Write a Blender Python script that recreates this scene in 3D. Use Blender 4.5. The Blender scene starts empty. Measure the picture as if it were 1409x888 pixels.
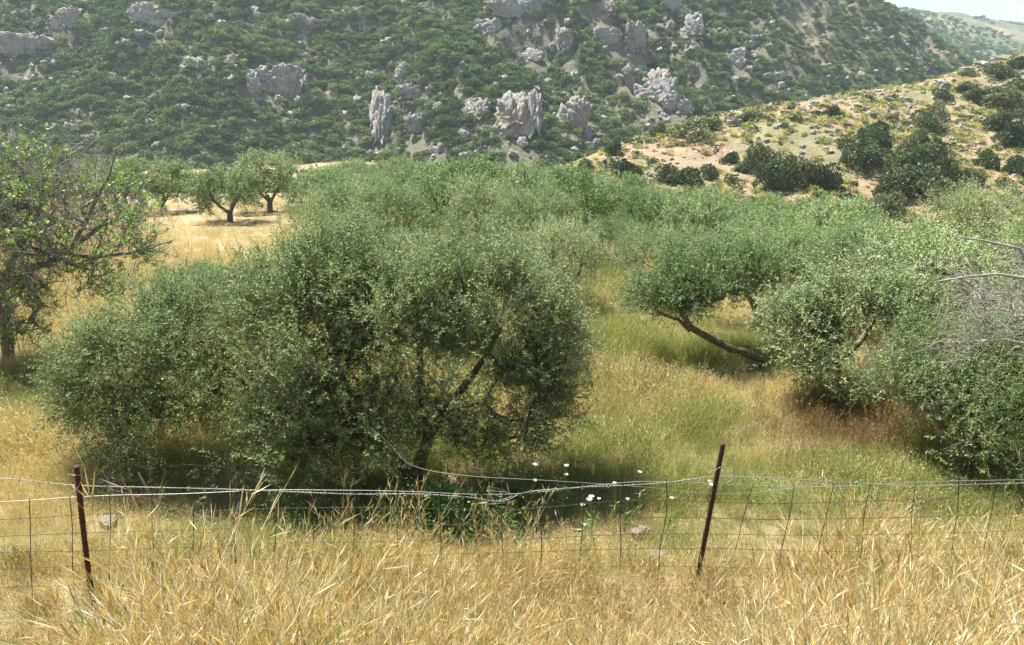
import bpy, math, random
import numpy as np
from mathutils import Vector

# ------------------------------------------------------------------ camera, world, sun, exposure
S = bpy.context.scene
CAMZ, PITCH, FPX = 3.75, math.radians(19.0), 1050.0
cam_d = bpy.data.cameras.new("camera"); cam = bpy.data.objects.new("camera", cam_d)
S.collection.objects.link(cam); S.camera = cam
cam.location = (0, 0, CAMZ); cam.rotation_euler = (math.radians(90) - PITCH, 0, 0)
cam_d.sensor_width = 36; cam_d.lens = 36 * FPX / 1409; cam_d.clip_end = 12000; cam_d.clip_start = 0.05

SUN = Vector((-0.50, 0.52, 0)).normalized(); EL = math.radians(61)
SUN = Vector((SUN.x * math.cos(EL), SUN.y * math.cos(EL), math.sin(EL)))
W = bpy.data.worlds.new("World"); S.world = W; W.use_nodes = True
nt = W.node_tree; nt.nodes.clear()
sky = nt.nodes.new('ShaderNodeTexSky'); sky.sky_type = 'NISHITA'; sky.sun_disc = False
sky.sun_elevation = EL; sky.sun_rotation = math.atan2(SUN.x, SUN.y)
sky.air_density = 1.0; sky.dust_density = 0.4; sky.ozone_density = 2.5
bg = nt.nodes.new('ShaderNodeBackground'); bg.inputs[1].default_value = 0.052
wo = nt.nodes.new('ShaderNodeOutputWorld')
nt.links.new(sky.outputs[0], bg.inputs[0]); nt.links.new(bg.outputs[0], wo.inputs[0])
sl = bpy.data.lights.new("sun", 'SUN'); sl.energy = 5.0; sl.angle = math.radians(0.5); sl.color = (1.0, 0.95, 0.87)
so = bpy.data.objects.new("sun", sl); S.collection.objects.link(so)
so.rotation_euler = SUN.to_track_quat('Z', 'Y').to_euler(); so.location = (0, 0, 60)
S.view_settings.view_transform = 'Standard'; S.view_settings.look = 'None'
S.view_settings.exposure = 1.52; S.view_settings.gamma = 1.0
S.render.engine = 'CYCLES'
S.cycles.use_denoising = True
S.cycles.max_bounces = 6; S.cycles.diffuse_bounces = 3; S.cycles.glossy_bounces = 2
S.cycles.transmission_bounces = 3; S.cycles.volume_bounces = 1; S.cycles.caustics_reflective = False
S.cycles.use_adaptive_sampling = True; S.cycles.adaptive_threshold = 0.02

# ------------------------------------------------------------------ maths helpers
R = np.random.default_rng(7)
random.seed(7)
CP, SP = math.cos(PITCH), math.sin(PITCH)
def ray(px, py):
    a, b = px - 704.5, 444 - py
    return np.array([a, FPX * CP + b * SP, -FPX * SP + b * CP])
def at(px, py, D):
    """world point seen at photo pixel (px,py) at forward distance y=D"""
    r = ray(px, py); return np.array([0, 0, CAMZ]) + r * (D / r[1])
def depth(px, py, D):
    p = at(px, py, D); return p[1] * CP - (p[2] - CAMZ) * SP
def nrm(v): return v / np.maximum(np.linalg.norm(v, axis=-1, keepdims=True), 1e-9)
def ss(a, b, x):
    t = np.clip((x - a) / (b - a), 0, 1); return t * t * (3 - 2 * t)
def _h(i, j, k, s):
    n = (i.astype(np.int64) * 374761393 + j.astype(np.int64) * 668265263 + k.astype(np.int64) * 2147483647 + s * 1274126177) & 0xffffffff
    n = ((n ^ (n >> 13)) * 1274126177) & 0xffffffff
    n = ((n ^ (n >> 15)) * 2246822519) & 0xffffffff
    return ((n ^ (n >> 16)) & 0xffffff) / float(0xffffff)
def vn(x, y, z=None, s=0):
    x = np.asarray(x, float); y = np.asarray(y, float)
    z = np.zeros_like(x) if z is None else np.asarray(z, float)
    i, j, k = np.floor(x), np.floor(y), np.floor(z)
    u, v, w = x - i, y - j, z - k
    u = u * u * (3 - 2 * u); v = v * v * (3 - 2 * v); w = w * w * (3 - 2 * w)
    r = 0
    for a in (0, 1):
        for b in (0, 1):
            for c in (0, 1):
                r = r + _h(i + a, j + b, k + c, s) * (u if a else 1 - u) * (v if b else 1 - v) * (w if c else 1 - w)
    return r * 2 - 1
def fbm(x, y, z=None, s=0, o=4):
    r, a, f = 0, 1, 1
    for q in range(o):
        r = r + a * vn(np.asarray(x) * f, np.asarray(y) * f, None if z is None else np.asarray(z) * f, s + q * 17)
        a *= .5; f *= 2.03
    return r
def ridged(x, y, z=None, s=0, o=4):
    r, a, f = 0, 1, 1
    for q in range(o):
        r = r + a * (1 - 2 * np.abs(vn(np.asarray(x) * f, np.asarray(y) * f, None if z is None else np.asarray(z) * f, s + q * 17)))
        a *= .5; f *= 2.1
    return r

# ------------------------------------------------------------------ terrain heights
def field(x, y):
    x = np.asarray(x, float); y = np.asarray(y, float)
    far = -0.13 * (np.minimum(y, 95) - 4.2) - 0.18 * np.clip(y - 95, 0, 90)
    bank = 2.15 - 1.9 * ss(0.9, 4.0, y)
    z = np.where(y < 4.3, bank, 0.25 * (1 - ss(4.3, 5.6, y)) + far * ss(4.2, 5.2, y) * 1.0)
    z = z - 0.125 * np.clip(x - 1.5, 0, 60) * ss(10, 30, y)
    z = z + 0.06 * fbm(x / 1.7, y / 1.7, s=3) + 0.25 * fbm(x / 14, y / 14, s=5, o=2) * ss(6, 20, y)
    return z
# ridge of the stony hill on the right, as seen: (px, row, forward distance)
_HR = [(640, 262, 105), (700, 252, 110), (760, 234, 115), (850, 203, 122), (960, 168, 130), (1030, 152, 138), (1100, 141, 146), (1200, 124, 158), (1290, 112, 165),
       (1350, 92, 172), (1409, 76, 178), (1600, 40, 190), (1900, 20, 200)]
_hp = np.array([at(*q) for q in _HR])
def hill(x, y):
    x = np.asarray(x, float); y = np.asarray(y, float)
    yr = np.interp(x, _hp[:, 0], _hp[:, 1]); zr = np.interp(x, _hp[:, 0], _hp[:, 2])
    zr = zr - 0.5 * np.clip(_hp[0, 0] - x, 0, None)
    t = yr - y
    f = np.where(t > 0, 0.17 * t + 0.0006 * t * t, 0.35 * -t)
    f = np.sqrt(f * f + 2.0) - 1.41
    gul = 1.1 * ridged(x / 26 + y / 60, y / 70, s=31, o=2) * ss(3, 25, t)
    return zr - f + gul + 0.45 * fbm(x / 9, y / 9, s=33) * ss(0, 12, np.abs(t)) + 0.14 * fbm(x / 2.2, y / 2.2, s=34, o=3)
# skyline of the big mountain right of the frame's middle
_MR = [(1125, -6, 560), (1170, 8, 560), (1220, 30, 560), (1270, 50, 560), (1320, 70, 560), (1420, 98, 560)]
_mp = np.array([at(*q) for q in _MR])
def mountain(x, y):
    x = np.asarray(x, float); y = np.asarray(y, float)
    y0 = 235 + 150 * ss(60, 300, x) + 14 * vn(x / 55, x * 0, s=41)
    t = y - y0
    up = -32 + 0.46 * t + 0.0006 * np.clip(t, 0, 300) ** 2
    up = up + (7.5 * ridged(x / 62 + y / 160, y / 150, s=43, o=3) + 2.5 * fbm(x / 16, y / 16, s=44)) * ss(5, 60, t)
    up = up + 1.7 * ridged(x / 11, y / 13, s=45, o=3) * ss(15, 60, t)
    cap = np.interp(x, _mp[:, 0], _mp[:, 2]) + np.clip(_mp[0, 0] - x, 0, 400) * 0.5
    cap = cap - 0.0011 * np.clip(y - 560, 0, 1e9) ** 1.5 - 0.30 * np.clip(560 - y, 0, 500) * ss(150, 300, x)
    k = 10.0
    h = np.clip(0.5 + 0.5 * (cap - up) / k, 0, 1)
    return cap * (1 - h) + up * h - k * h * (1 - h) - 0 + 1.2 * fbm(x / 12, y / 12, s=46)
_FR = [(700, -60, 1500), (1000, -30, 1500), (1110, -8, 1500), (1180, 0, 1500), (1230, 10, 1500), (1290, 22, 1500), (1330, 27, 1500), (1360, 31, 1500), (1409, 34, 1500), (1500, 40, 1500), (1700, 38, 1500)]
_fp = np.array([at(*q) for q in _FR])
def farridge(x, y):
    x = np.asarray(x, float); y = np.asarray(y, float)
    cap = np.interp(x, _fp[:, 0], _fp[:, 2])
    t = 1500 - y
    return cap - np.where(t > 0, 0.10 * t + 0.00007 * t * t, 0.08 * -t) + (16 * ridged(x / 330, y / 260, s=51, o=3) - 22) * ss(0, 350, np.abs(t)) + 3 * fbm(x / 60, y / 60, s=52) * ss(0, 200, np.abs(t))
_F2 = [(1250, 60, 2300), (1340, 38, 2300), (1375, 30, 2300), (1409, 28, 2300), (1460, 24, 2300), (1700, 10, 2300)]
_f2 = np.array([at(*q) for q in _F2])
def farridge2(x, y):
    x = np.asarray(x, float); y = np.asarray(y, float)
    return np.interp(x, _f2[:, 0], _f2[:, 2]) - 0.16 * np.abs(y - 2300) + 8 * fbm(x / 120, y / 120, s=61) * ss(0, 300, np.abs(y - 2300)) - 1
def hit(px, py, fn, a, b, n=1400):
    """first point where the line through a photo pixel meets a terrain"""
    r = ray(px, py); D = np.linspace(a, b, n)
    P = np.array([0, 0, CAMZ]) + r[None] * (D / r[1])[:, None]
    g = fn(P[:, 0], P[:, 1]) > P[:, 2]
    if not g.any(): return None
    q = P[int(np.argmax(g))].copy(); q[2] = float(fn(q[0], q[1])); return q

# ------------------------------------------------------------------ scene helpers
COL = S.collection
def mesh(name, V, Q, mat=None, tint=None, smooth=False):
    V = np.asarray(V, np.float32).reshape(-1, 3); Q = np.asarray(Q, np.int32)
    k = Q.shape[1]; me = bpy.data.meshes.new(name)
    me.vertices.add(len(V)); me.vertices.foreach_set("co", V.ravel())
    me.loops.add(Q.size); me.loops.foreach_set("vertex_index", Q.ravel())
    me.polygons.add(len(Q)); me.polygons.foreach_set("loop_start", np.arange(len(Q), dtype=np.int32) * k)
    me.update(calc_edges=True)
    if smooth: me.polygons.foreach_set("use_smooth", np.ones(len(Q), bool))
    if tint is not None:
        a = me.attributes.new("tint", 'FLOAT', 'FACE'); a.data.foreach_set("value", np.asarray(tint, np.float32))
    if mat:
        for m in (mat if isinstance(mat, (list, tuple)) else [mat]): me.materials.append(m)
    return me
def obj(name, me, parent=None, loc=(0, 0, 0)):
    o = bpy.data.objects.new(name, me); COL.objects.link(o); o.location = loc
    if parent: o.parent = parent
    return o
def tag(o, label=None, cat=None, group=None, kind=None):
    if label: o['label'] = label
    if cat: o['category'] = cat
    if group: o['group'] = group
    if kind: o['kind'] = kind
    return o
def empty(name, loc, rz=0, label=None, cat=None, group=None, scale=None):
    o = bpy.data.objects.new(name, None); COL.objects.link(o); o.location = loc; o.rotation_euler = (0, 0, rz)
    o.empty_display_size = .2
    if scale is not None: o.scale = scale if hasattr(scale, '__len__') else (scale,) * 3
    return tag(o, label, cat, group)
class MB:
    def __init__(s): s.V = []; s.Q = []; s.T = []; s.n = 0
    def add(s, V, Q, t=None):
        V = np.asarray(V).reshape(-1, 3); Q = np.asarray(Q)
        s.V.append(V); s.Q.append(Q + s.n); s.n += len(V)
        s.T.append(np.full(len(Q), .5) if t is None else np.broadcast_to(t, (len(Q),)))
    def mesh(s, name, mat, smooth=False):
        return mesh(name, np.concatenate(s.V), np.concatenate(s.Q), mat, np.concatenate(s.T), smooth)
def tube(P, r, n=6, cap=False):
    P = np.asarray(P, float); m = len(P); r = np.broadcast_to(np.asarray(r, float), (m,))
    T = nrm(np.gradient(P, axis=0))
    up = np.array([0, 0, 1.]) if abs(T[0][2]) < .9 else np.array([1., 0, 0])
    V = np.zeros((m, n, 3)); a = np.arange(n) * 2 * math.pi / n
    for i in range(m):
        u = up - T[i] * up.dot(T[i]); u = u / max(1e-6, np.linalg.norm(u)); up = u
        w = np.cross(T[i], u)
        V[i] = P[i] + r[i] * (np.cos(a)[:, None] * u + np.sin(a)[:, None] * w)
    i, j = np.meshgrid(np.arange(m - 1), np.arange(n), indexing='ij')
    j2 = (j + 1) % n
    Q = np.stack([i * n + j, i * n + j2, (i + 1) * n + j2, (i + 1) * n + j], -1).reshape(-1, 4)
    V = V.reshape(-1, 3)
    if cap:
        e = len(V); V = np.concatenate([V, P[:1], P[-1:]])
        c = []
        for q in range(0, n, 2):
            c.append([e, (q + 2) % n, q + 1, q]); b = (m - 1) * n
            c.append([e + 1, b + q, b + q + 1, b + (q + 2) % n])
        Q = np.concatenate([Q, np.array(c)])
    return V, Q

# ------------------------------------------------------------------ materials
def newmat(name):
    m = bpy.data.materials.new(name); m.use_nodes = True; nt = m.node_tree
    return m, nt, nt.nodes['Principled BSDF'], nt.nodes['Material Output']
def N(nt, t, **k):
    n = nt.nodes.new(t)
    for a, b in k.items(): setattr(n, a, b)
    return n
def ramp(nt, fac, stops, interp='LINEAR'):
    r = N(nt, 'ShaderNodeValToRGB'); cr = r.color_ramp; cr.interpolation = interp
    while len(cr.elements) < len(stops): cr.elements.new(.5)
    for e, (p, c) in zip(cr.elements, stops): e.position = p; e.color = (*c, 1)
    nt.links.new(fac, r.inputs[0]); return r.outputs[0]
def noise(nt, scale, detail=4, rough=.6, vec=None, coord='Object', dist=0):
    n = N(nt, 'ShaderNodeTexNoise'); n.inputs['Scale'].default_value = scale; n.inputs['Detail'].default_value = detail
    n.inputs['Roughness'].default_value = rough; n.inputs['Distortion'].default_value = dist
    if vec is None:
        tc = N(nt, 'ShaderNodeTexCoord'); vec = tc.outputs[coord]
    nt.links.new(vec, n.inputs['Vector']); return n.outputs['Fac']
def mixc(nt, f, a, b, mode='MIX'):
    m = N(nt, 'ShaderNodeMix', data_type='RGBA', blend_type=mode)
    for s, v in ((m.inputs[0], f), (m.inputs[6], a), (m.inputs[7], b)):
        if isinstance(v, (int, float)): s.default_value = v
        elif isinstance(v, tuple): s.default_value = (*v, 1)
        else: nt.links.new(v, s)
    return m.outputs[2]
def math_(nt, op, a, b=0.0, c=None):
    m = N(nt, 'ShaderNodeMath', operation=op)
    for s, v in zip(m.inputs, (a, b, c)):
        if v is None: continue
        if isinstance(v, (int, float)): s.default_value = v
        else: nt.links.new(v, s)
    return m.outputs[0]
def bump(nt, bs, h, st=.5, dist=.05):
    b = N(nt, 'ShaderNodeBump'); b.inputs['Strength'].default_value = st; b.inputs['Distance'].default_value = dist
    nt.links.new(h, b.inputs['Height']); nt.links.new(b.outputs[0], bs.inputs['Normal'])
def leafmat(name, stops, under=None, transl=.3, rough=.5, spec=.4, inst=.25, patch=None):
    m, nt, bs, out = newmat(name)
    at_ = N(nt, 'ShaderNodeAttribute', attribute_name='tint')
    oi = N(nt, 'ShaderNodeObjectInfo')
    f = math_(nt, 'ADD', at_.outputs['Fac'], math_(nt, 'MULTIPLY_ADD', oi.outputs['Random'], inst, -inst / 2))
    if patch:
        g_ = N(nt, 'ShaderNodeNewGeometry'); f = math_(nt, 'ADD', f, math_(nt, 'MULTIPLY_ADD', noise(nt, patch[0], 3, .6, g_.outputs['Position']), patch[1], -patch[1] / 2))
    c = ramp(nt, f, stops)
    if under:
        g = N(nt, 'ShaderNodeNewGeometry'); c = mixc(nt, g.outputs['Backfacing'], c, under)
    nt.links.new(c, bs.inputs['Base Color'])
    bs.inputs['Roughness'].default_value = rough; bs.inputs['Specular IOR Level'].default_value = spec
    tr = N(nt, 'ShaderNodeBsdfTranslucent'); mx = N(nt, 'ShaderNodeMixShader'); mx.inputs[0].default_value = transl
    ct = mixc(nt, 1.0, c, (1.0, 1.0, .55), 'MULTIPLY')
    nt.links.new(ct, tr.inputs[0]); nt.links.new(bs.outputs[0], mx.inputs[1]); nt.links.new(tr.outputs[0], mx.inputs[2])
    nt.links.new(mx.outputs[0], out.inputs[0]); return m
M = {}
M['olive'] = leafmat('olive_leaf', [(0, (.08, .135, .042)), (.5, (.185, .265, .098)), (.85, (.285, .36, .15)), (1, (.38, .41, .21))], (.27, .33, .20), .17, .66, .2)
M['olive_mid'] = leafmat('olive_leaf_grove', [(0, (.09, .16, .045)), (.5, (.175, .26, .088)), (.85, (.275, .365, .14)), (1, (.37, .41, .20))], (.27, .34, .20), .17, .62, .25, .85)
M['oak'] = leafmat('fresh_leaf', [(0, (.11, .23, .03)), (.5, (.23, .41, .06)), (1, (.38, .53, .12))], (.2, .31, .09), .35, .45, .4)
M['shrub'] = leafmat('shrub_leaf', [(0, (.05, .075, .032)), (.4, (.09, .13, .052)), (.7, (.14, .18, .078)), (1, (.21, .215, .12))], None, .15, .55, .3, 1.0, (.06, .6))
M['mshrub'] = leafmat('mountain_shrub_leaf', [(0, (.062, .100, .038)), (.4, (.125, .190, .064)), (.75, (.200, .275, .096)), (1, (.31, .31, .17))], None, .15, .65, .2, .8, (.02, 1.1))
M['herb'] = leafmat('herb_leaf', [(0, (.07, .14, .03)), (.6, (.13, .23, .055)), (1, (.22, .33, .10))], None, .3, .5, .3)
M['straw'] = leafmat('dry_grass', [(0, (.17, .21, .08)), (.2, (.34, .34, .15)), (.38, (.55, .45, .22)), (.55, (.66, .52, .25)), (.68, (.60, .38, .13)), (.76, (.38, .22, .10)), (.85, (.58, .49, .29)), (1, (.72, .65, .46))], None, .32, .5, .3, .3)
M['hay'] = leafmat('field_grass', [(0, (.27, .31, .12)), (.35, (.50, .45, .22)), (.7, (.66, .55, .31)), (1, (.72, .58, .40))], None, .3, .6, .2, .5)
M['green'] = leafmat('green_grass', [(0, (.13, .18, .05)), (.35, (.24, .29, .085)), (.7, (.42, .41, .16)), (1, (.58, .50, .25))], None, .3, .6, .2, .5)
M['rust_grass'] = leafmat('rust_grass', [(0, (.16, .13, .06)), (.5, (.28, .19, .10)), (1, (.40, .30, .17))], None, .3, .6, .2, .5)

def solid(name, col, rough=.6, metal=0.0, nscale=None, col2=None, bst=.3, bd=.01, coord='Object', detail=5):
    m, nt, bs, out = newmat(name)
    bs.inputs['Roughness'].default_value = rough; bs.inputs['Metallic'].default_value = metal
    if nscale:
        f = noise(nt, nscale, detail, .65, coord=coord)
        nt.links.new(ramp(nt, f, [(.3, col), (.7, col2 or col)]), bs.inputs['Base Color'])
        bump(nt, bs, f, bst, bd)
    else: bs.inputs['Base Color'].default_value = (*col, 1)
    return m
M['bark'] = solid('olive_bark', (.09, .065, .045), .85, 0, 14, (.24, .19, .14), .8, .02)
M['bark2'] = solid('grey_bark', (.10, .085, .07), .85, 0, 9, (.27, .235, .20), .8, .02)
M['deadwood'] = solid('dead_twig_bark', (.17, .15, .135), .8, 0, 9, (.38, .35, .32), .4, .01)
M['rust'] = solid('rusty_iron', (.025, .010, .008), .8, .1, 60, (.085, .028, .016), .6, .002)
M['wire'] = solid('galvanised_wire', (.24, .24, .235), .5, .5, 80, (.45, .45, .43), .1, .001)
M['oldwire'] = solid('old_wire', (.03, .024, .02), .7, 0, 80, (.08, .06, .05), .1, .001)
M['flower'] = solid('white_petals', (.72, .72, .66), .7, 0)
M['stone'] = solid('field_stone', (.17, .155, .13), .9, 0, 12, (.36, .33, .28), .6, .02)

def rockmat(name, sc, a=(.16, .155, .145), b=(.52, .505, .47), warm=(.40, .27, .16), warmth=.5):
    m, nt, bs, out = newmat(name)
    tc = N(nt, 'ShaderNodeTexCoord'); mp = N(nt, 'ShaderNodeMapping'); mp.inputs['Scale'].default_value = (1, 1, .7)
    g = N(nt, 'ShaderNodeNewGeometry'); nt.links.new(g.outputs['Position'], mp.inputs['Vector'])
    f = noise(nt, sc, 8, .7, mp.outputs[0]); f2 = noise(nt, sc * .3, 3, .6, mp.outputs[0])
    c = ramp(nt, f, [(.3, a), (.48, tuple((x + y) / 2 for x, y in zip(a, b))), (.68, b)])
    w = ramp(nt, f2, [(.52, (0, 0, 0)), (.7, (warmth,) * 3)])
    nt.links.new(mixc(nt, w, c, warm), bs.inputs['Base Color'])
    v = N(nt, 'ShaderNodeTexVoronoi', feature='DISTANCE_TO_EDGE'); v.inputs['Scale'].default_value = sc * .8
    nt.links.new(mp.outputs[0], v.inputs['Vector'])
    hh = math_(nt, 'ADD', f, math_(nt, 'MINIMUM', v.outputs[0], .12))
    bump(nt, bs, hh, 1.0, 1.0 / sc); bs.inputs['Roughness'].default_value = .9
    return m
M['cliff'] = rockmat('grey_limestone', .55)
M['hillrock'] = rockmat('hill_limestone', 1.2, (.25, .23, .20), (.52, .48, .43))

def groundmat(name, cols, scales, bst, bd, rough=.95):
    """three-scale soil: patches, blotches, grit"""
    m, nt, bs, out = newmat(name)
    g = N(nt, 'ShaderNodeNewGeometry').outputs['Position']
    a = noise(nt, scales[0], 5, .6, g); b = noise(nt, scales[1], 5, .65, g); c = noise(nt, scales[2], 4, .7, g)
    k = ramp(nt, a, [(.36, cols[0]), (.47, cols[1]), (.56, cols[2]), (.66, cols[3])])
    k = mixc(nt, ramp(nt, b, [(.45, (0, 0, 0)), (.62, (.85,) * 3)]), k, cols[4])
    k = mixc(nt, ramp(nt, c, [(.35, (0, 0, 0)), (.75, (.55,) * 3)]), k, cols[5])
    nt.links.new(k, bs.inputs['Base Color']); bs.inputs['Roughness'].default_value = rough
    bs.inputs['Specular IOR Level'].default_value = .15
    bump(nt, bs, math_(nt, 'ADD', b, c), bst, bd); return m
M['ground'] = groundmat('dry_field_soil', [(.15, .16, .07), (.30, .235, .125), (.37, .27, .16), (.40, .285, .18), (.23, .20, .10), (.31, .25, .16)], (.28, 1.4, 9), .6, .05)
M['hill'] = groundmat('stony_hill_soil', [(.17, .18, .08), (.22, .21, .10), (.32, .22, .135), (.36, .24, .15), (.13, .12, .06), (.36, .29, .21)], (.045, .5, 2.2), .8, .4)
M['mtn'] = groundmat('mountain_soil', [(.09, .10, .05), (.12, .12, .07), (.16, .14, .10), (.30, .22, .15), (.08, .09, .045), (.24, .22, .19)], (.018, .10, .5), .8, 1.2)
M['far'] = groundmat('far_ridge_soil', [(.07, .10, .055), (.10, .12, .07), (.20, .18, .11), (.46, .34, .22), (.08, .11, .06), (.26, .23, .16)], (.012, .03, .12), .5, 3)

# ------------------------------------------------------------------ terrain sheets
def sheet(name, fn, xs, ys, mat, label):
    X, Y = np.meshgrid(xs, ys, indexing='xy'); Z = fn(X, Y)
    nx, ny = len(xs), len(ys)
    i, j = np.meshgrid(np.arange(ny - 1), np.arange(nx - 1), indexing='ij')
    q = np.stack([i * nx + j, i * nx + j + 1, (i + 1) * nx + j + 1, (i + 1) * nx + j], -1).reshape(-1, 4)
    return tag(obj(name, mesh(name, np.stack([X, Y, Z], -1), q, mat, smooth=True)), label, None, None, 'structure')
def stretch(a, b, n, k, c=0.0):
    """samples dense near c"""
    u = np.linspace(math.asinh((a - c) / k), math.asinh((b - c) / k), n); return c + np.sinh(u) * k
sheet('ground', field, stretch(-2600, 2600, 300, 5), stretch(-400, 3200, 340, 5, 5), M['ground'], 'dry grassy field sloping down from the roadside bank')
sheet('hill', hill, np.linspace(-20, 190, 300), np.linspace(55, 260, 220), M['hill'], 'stony ochre hillside beyond the olive grove')
sheet('mountain', mountain, np.linspace(-460, 520, 420), np.linspace(205, 760, 300), M['mtn'], 'steep rocky mountainside covered in dark maquis')
sheet('far_ridge', farridge, np.linspace(-300, 1900, 160), np.linspace(620, 2100, 120), M['far'], 'hazy blue green ridge with terraces on the horizon')
sheet('farthest_ridge', farridge2, np.linspace(700, 3200, 90), np.linspace(1700, 3100, 60), M['far'], 'pale farthest ridge at the right end of the skyline')

# ------------------------------------------------------------------ scatter with geometry nodes (stuff only)
def scatter(name, P, protos, label, scl, tilt=.12, idx=None, kindmat=None, rz=None, parent=None):
    n = len(P); me = bpy.data.meshes.new(name); me.vertices.add(n)
    me.vertices.foreach_set("co", np.asarray(P, np.float32).ravel())
    rot = np.stack([R.normal(0, tilt, n), R.normal(0, tilt, n), R.uniform(0, 6.283, n) if rz is None else rz], -1).astype(np.float32)
    a = me.attributes.new('rot', 'FLOAT_VECTOR', 'POINT'); a.data.foreach_set('vector', rot.ravel())
    sc = np.asarray(scl, np.float32); sc = np.repeat(sc[:, None], 3, 1) if sc.ndim == 1 else sc
    a = me.attributes.new('scl', 'FLOAT_VECTOR', 'POINT'); a.data.foreach_set('vector', sc.ravel())
    a = me.attributes.new('idx', 'INT', 'POINT'); a.data.foreach_set('value', (R.integers(0, len(protos), n) if idx is None else idx).astype(np.int32))
    o = obj(name, me, parent); tag(o, label, None, None, 'stuff')
    c = bpy.data.collections.new(name + '_kinds')
    for k, pm in enumerate(protos):
        c.objects.link(bpy.data.objects.new('%s_%02d' % (name, k), pm))
    g = bpy.data.node_groups.new(name, 'GeometryNodeTree')
    g.interface.new_socket('Geometry', in_out='INPUT', socket_type='NodeSocketGeometry')
    g.interface.new_socket('Geometry', in_out='OUTPUT', socket_type='NodeSocketGeometry')
    gi, go = g.nodes.new('NodeGroupInput'), g.nodes.new('NodeGroupOutput')
    ci = g.nodes.new('GeometryNodeCollectionInfo'); ci.inputs[0].default_value = c
    ci.inputs['Separate Children'].default_value = True; ci.inputs['Reset Children'].default_value = True
    ip = g.nodes.new('GeometryNodeInstanceOnPoints'); ip.inputs['Pick Instance'].default_value = True
    def na(nm, t):
        q = g.nodes.new('GeometryNodeInputNamedAttribute'); q.data_type = t; q.inputs[0].default_value = nm; return q.outputs[0]
    er = g.nodes.new('FunctionNodeEulerToRotation')
    g.links.new(gi.outputs[0], ip.inputs['Points']); g.links.new(ci.outputs[0], ip.inputs['Instance'])
    g.links.new(na('rot', 'FLOAT_VECTOR'), er.inputs[0]); g.links.new(er.outputs[0], ip.inputs['Rotation'])
    g.links.new(na('scl', 'FLOAT_VECTOR'), ip.inputs['Scale']); g.links.new(na('idx', 'INT'), ip.inputs['Instance Index'])
    g.links.new(ip.outputs[0], go.inputs[0])
    md = o.modifiers.new('scatter', 'NODES'); md.node_group = g
    return o

# ------------------------------------------------------------------ leaves, twigs, branch skeletons
def rv(n, rng): return nrm(rng.normal(size=(n, 3)))
def leafquads(P, d, n, L, w, at_=.45):
    d = nrm(d); n = nrm(n - d * (n * d).sum(-1, keepdims=True)); s = np.cross(d, n)
    L = np.asarray(L)[:, None]; w = np.asarray(w)[:, None]
    V = np.stack([P, P + d * L * at_ + s * w / 2, P + d * L + n * L * -.06, P + d * L * at_ - s * w / 2], 1)
    return V.reshape(-1, 3), np.arange(len(P) * 4).reshape(-1, 4)
def shoots(mb, sb, P, D, L, m, ll, lw, rng, sag=.25, ang=(.6, 1.1), tint=None, t0=.08, stemr=.0016):
    """twigs set with m leaves each; leaves to mb, stems to sb"""
    n = len(P); D = nrm(D)
    t = (np.arange(m)[None] + rng.uniform(0, .8, (n, m))) / m * (1 - t0) + t0
    down = np.array([0, 0, -1.])
    pos = P[:, None] + D[:, None] * (L[:, None] * t)[..., None] + down * (L[:, None] * t ** 2 * sag)[..., None]
    dd = nrm(D[:, None] + down * (2 * sag * t)[..., None])
    u = nrm(np.cross(dd, nrm(rng.normal(size=(n, 1, 3)) + 0 * dd))); v = np.cross(dd, u)
    ph = (np.arange(m) * math.pi + (np.arange(m) // 2) * math.pi / 2)[None] + rng.normal(0, .45, (n, m))
    side = np.cos(ph)[..., None] * u + np.sin(ph)[..., None] * v
    al = rng.uniform(*ang, (n, m))
    ld = nrm(dd * np.cos(al)[..., None] + side * np.sin(al)[..., None] + rng.normal(0, .12, (n, m, 3)))
    nn = dd + rng.normal(0, .35, (n, m, 3)) + np.array([0, 0, .25])
    k = n * m
    lens = ll * rng.uniform(.65, 1.2, k) * np.tile(1 - .35 * (np.arange(m) / m), n)
    V, Q = leafquads(pos.reshape(k, 3), ld.reshape(k, 3), nn.reshape(k, 3), lens, lw * rng.uniform(.8, 1.2, k))
    base = .45 if tint is None else np.repeat(tint, m)
    mb.add(V, Q, np.clip(base + rng.normal(0, .17, k), 0, 1))
    if sb is not None:
        ts = np.array([0, .5, 1.]); c = P[:, None] + D[:, None] * (L[:, None] * ts)[..., None] + down * (L[:, None] * ts ** 2 * sag)[..., None]
        u0 = nrm(np.cross(D, np.array([.3, .2, .9]))); v0 = np.cross(D, u0)
        ring = [u0, -.5 * u0 + .87 * v0, -.5 * u0 - .87 * v0]; rr = np.array([1, .75, .35]) * stemr
        VV = np.stack([np.stack([c[:, i] + ring[q] * rr[i] for q in range(3)], 1) for i in range(3)], 1).reshape(-1, 3)
        b = (np.arange(n) * 9)[:, None]
        qs = np.concatenate([np.stack([b[:, 0] + i * 3 + q, b[:, 0] + i * 3 + (q + 1) % 3, b[:, 0] + (i + 1) * 3 + (q + 1) % 3, b[:, 0] + (i + 1) * 3 + q], -1) for i in range(2) for q in range(3)])
        sb.add(VV, qs)
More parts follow.
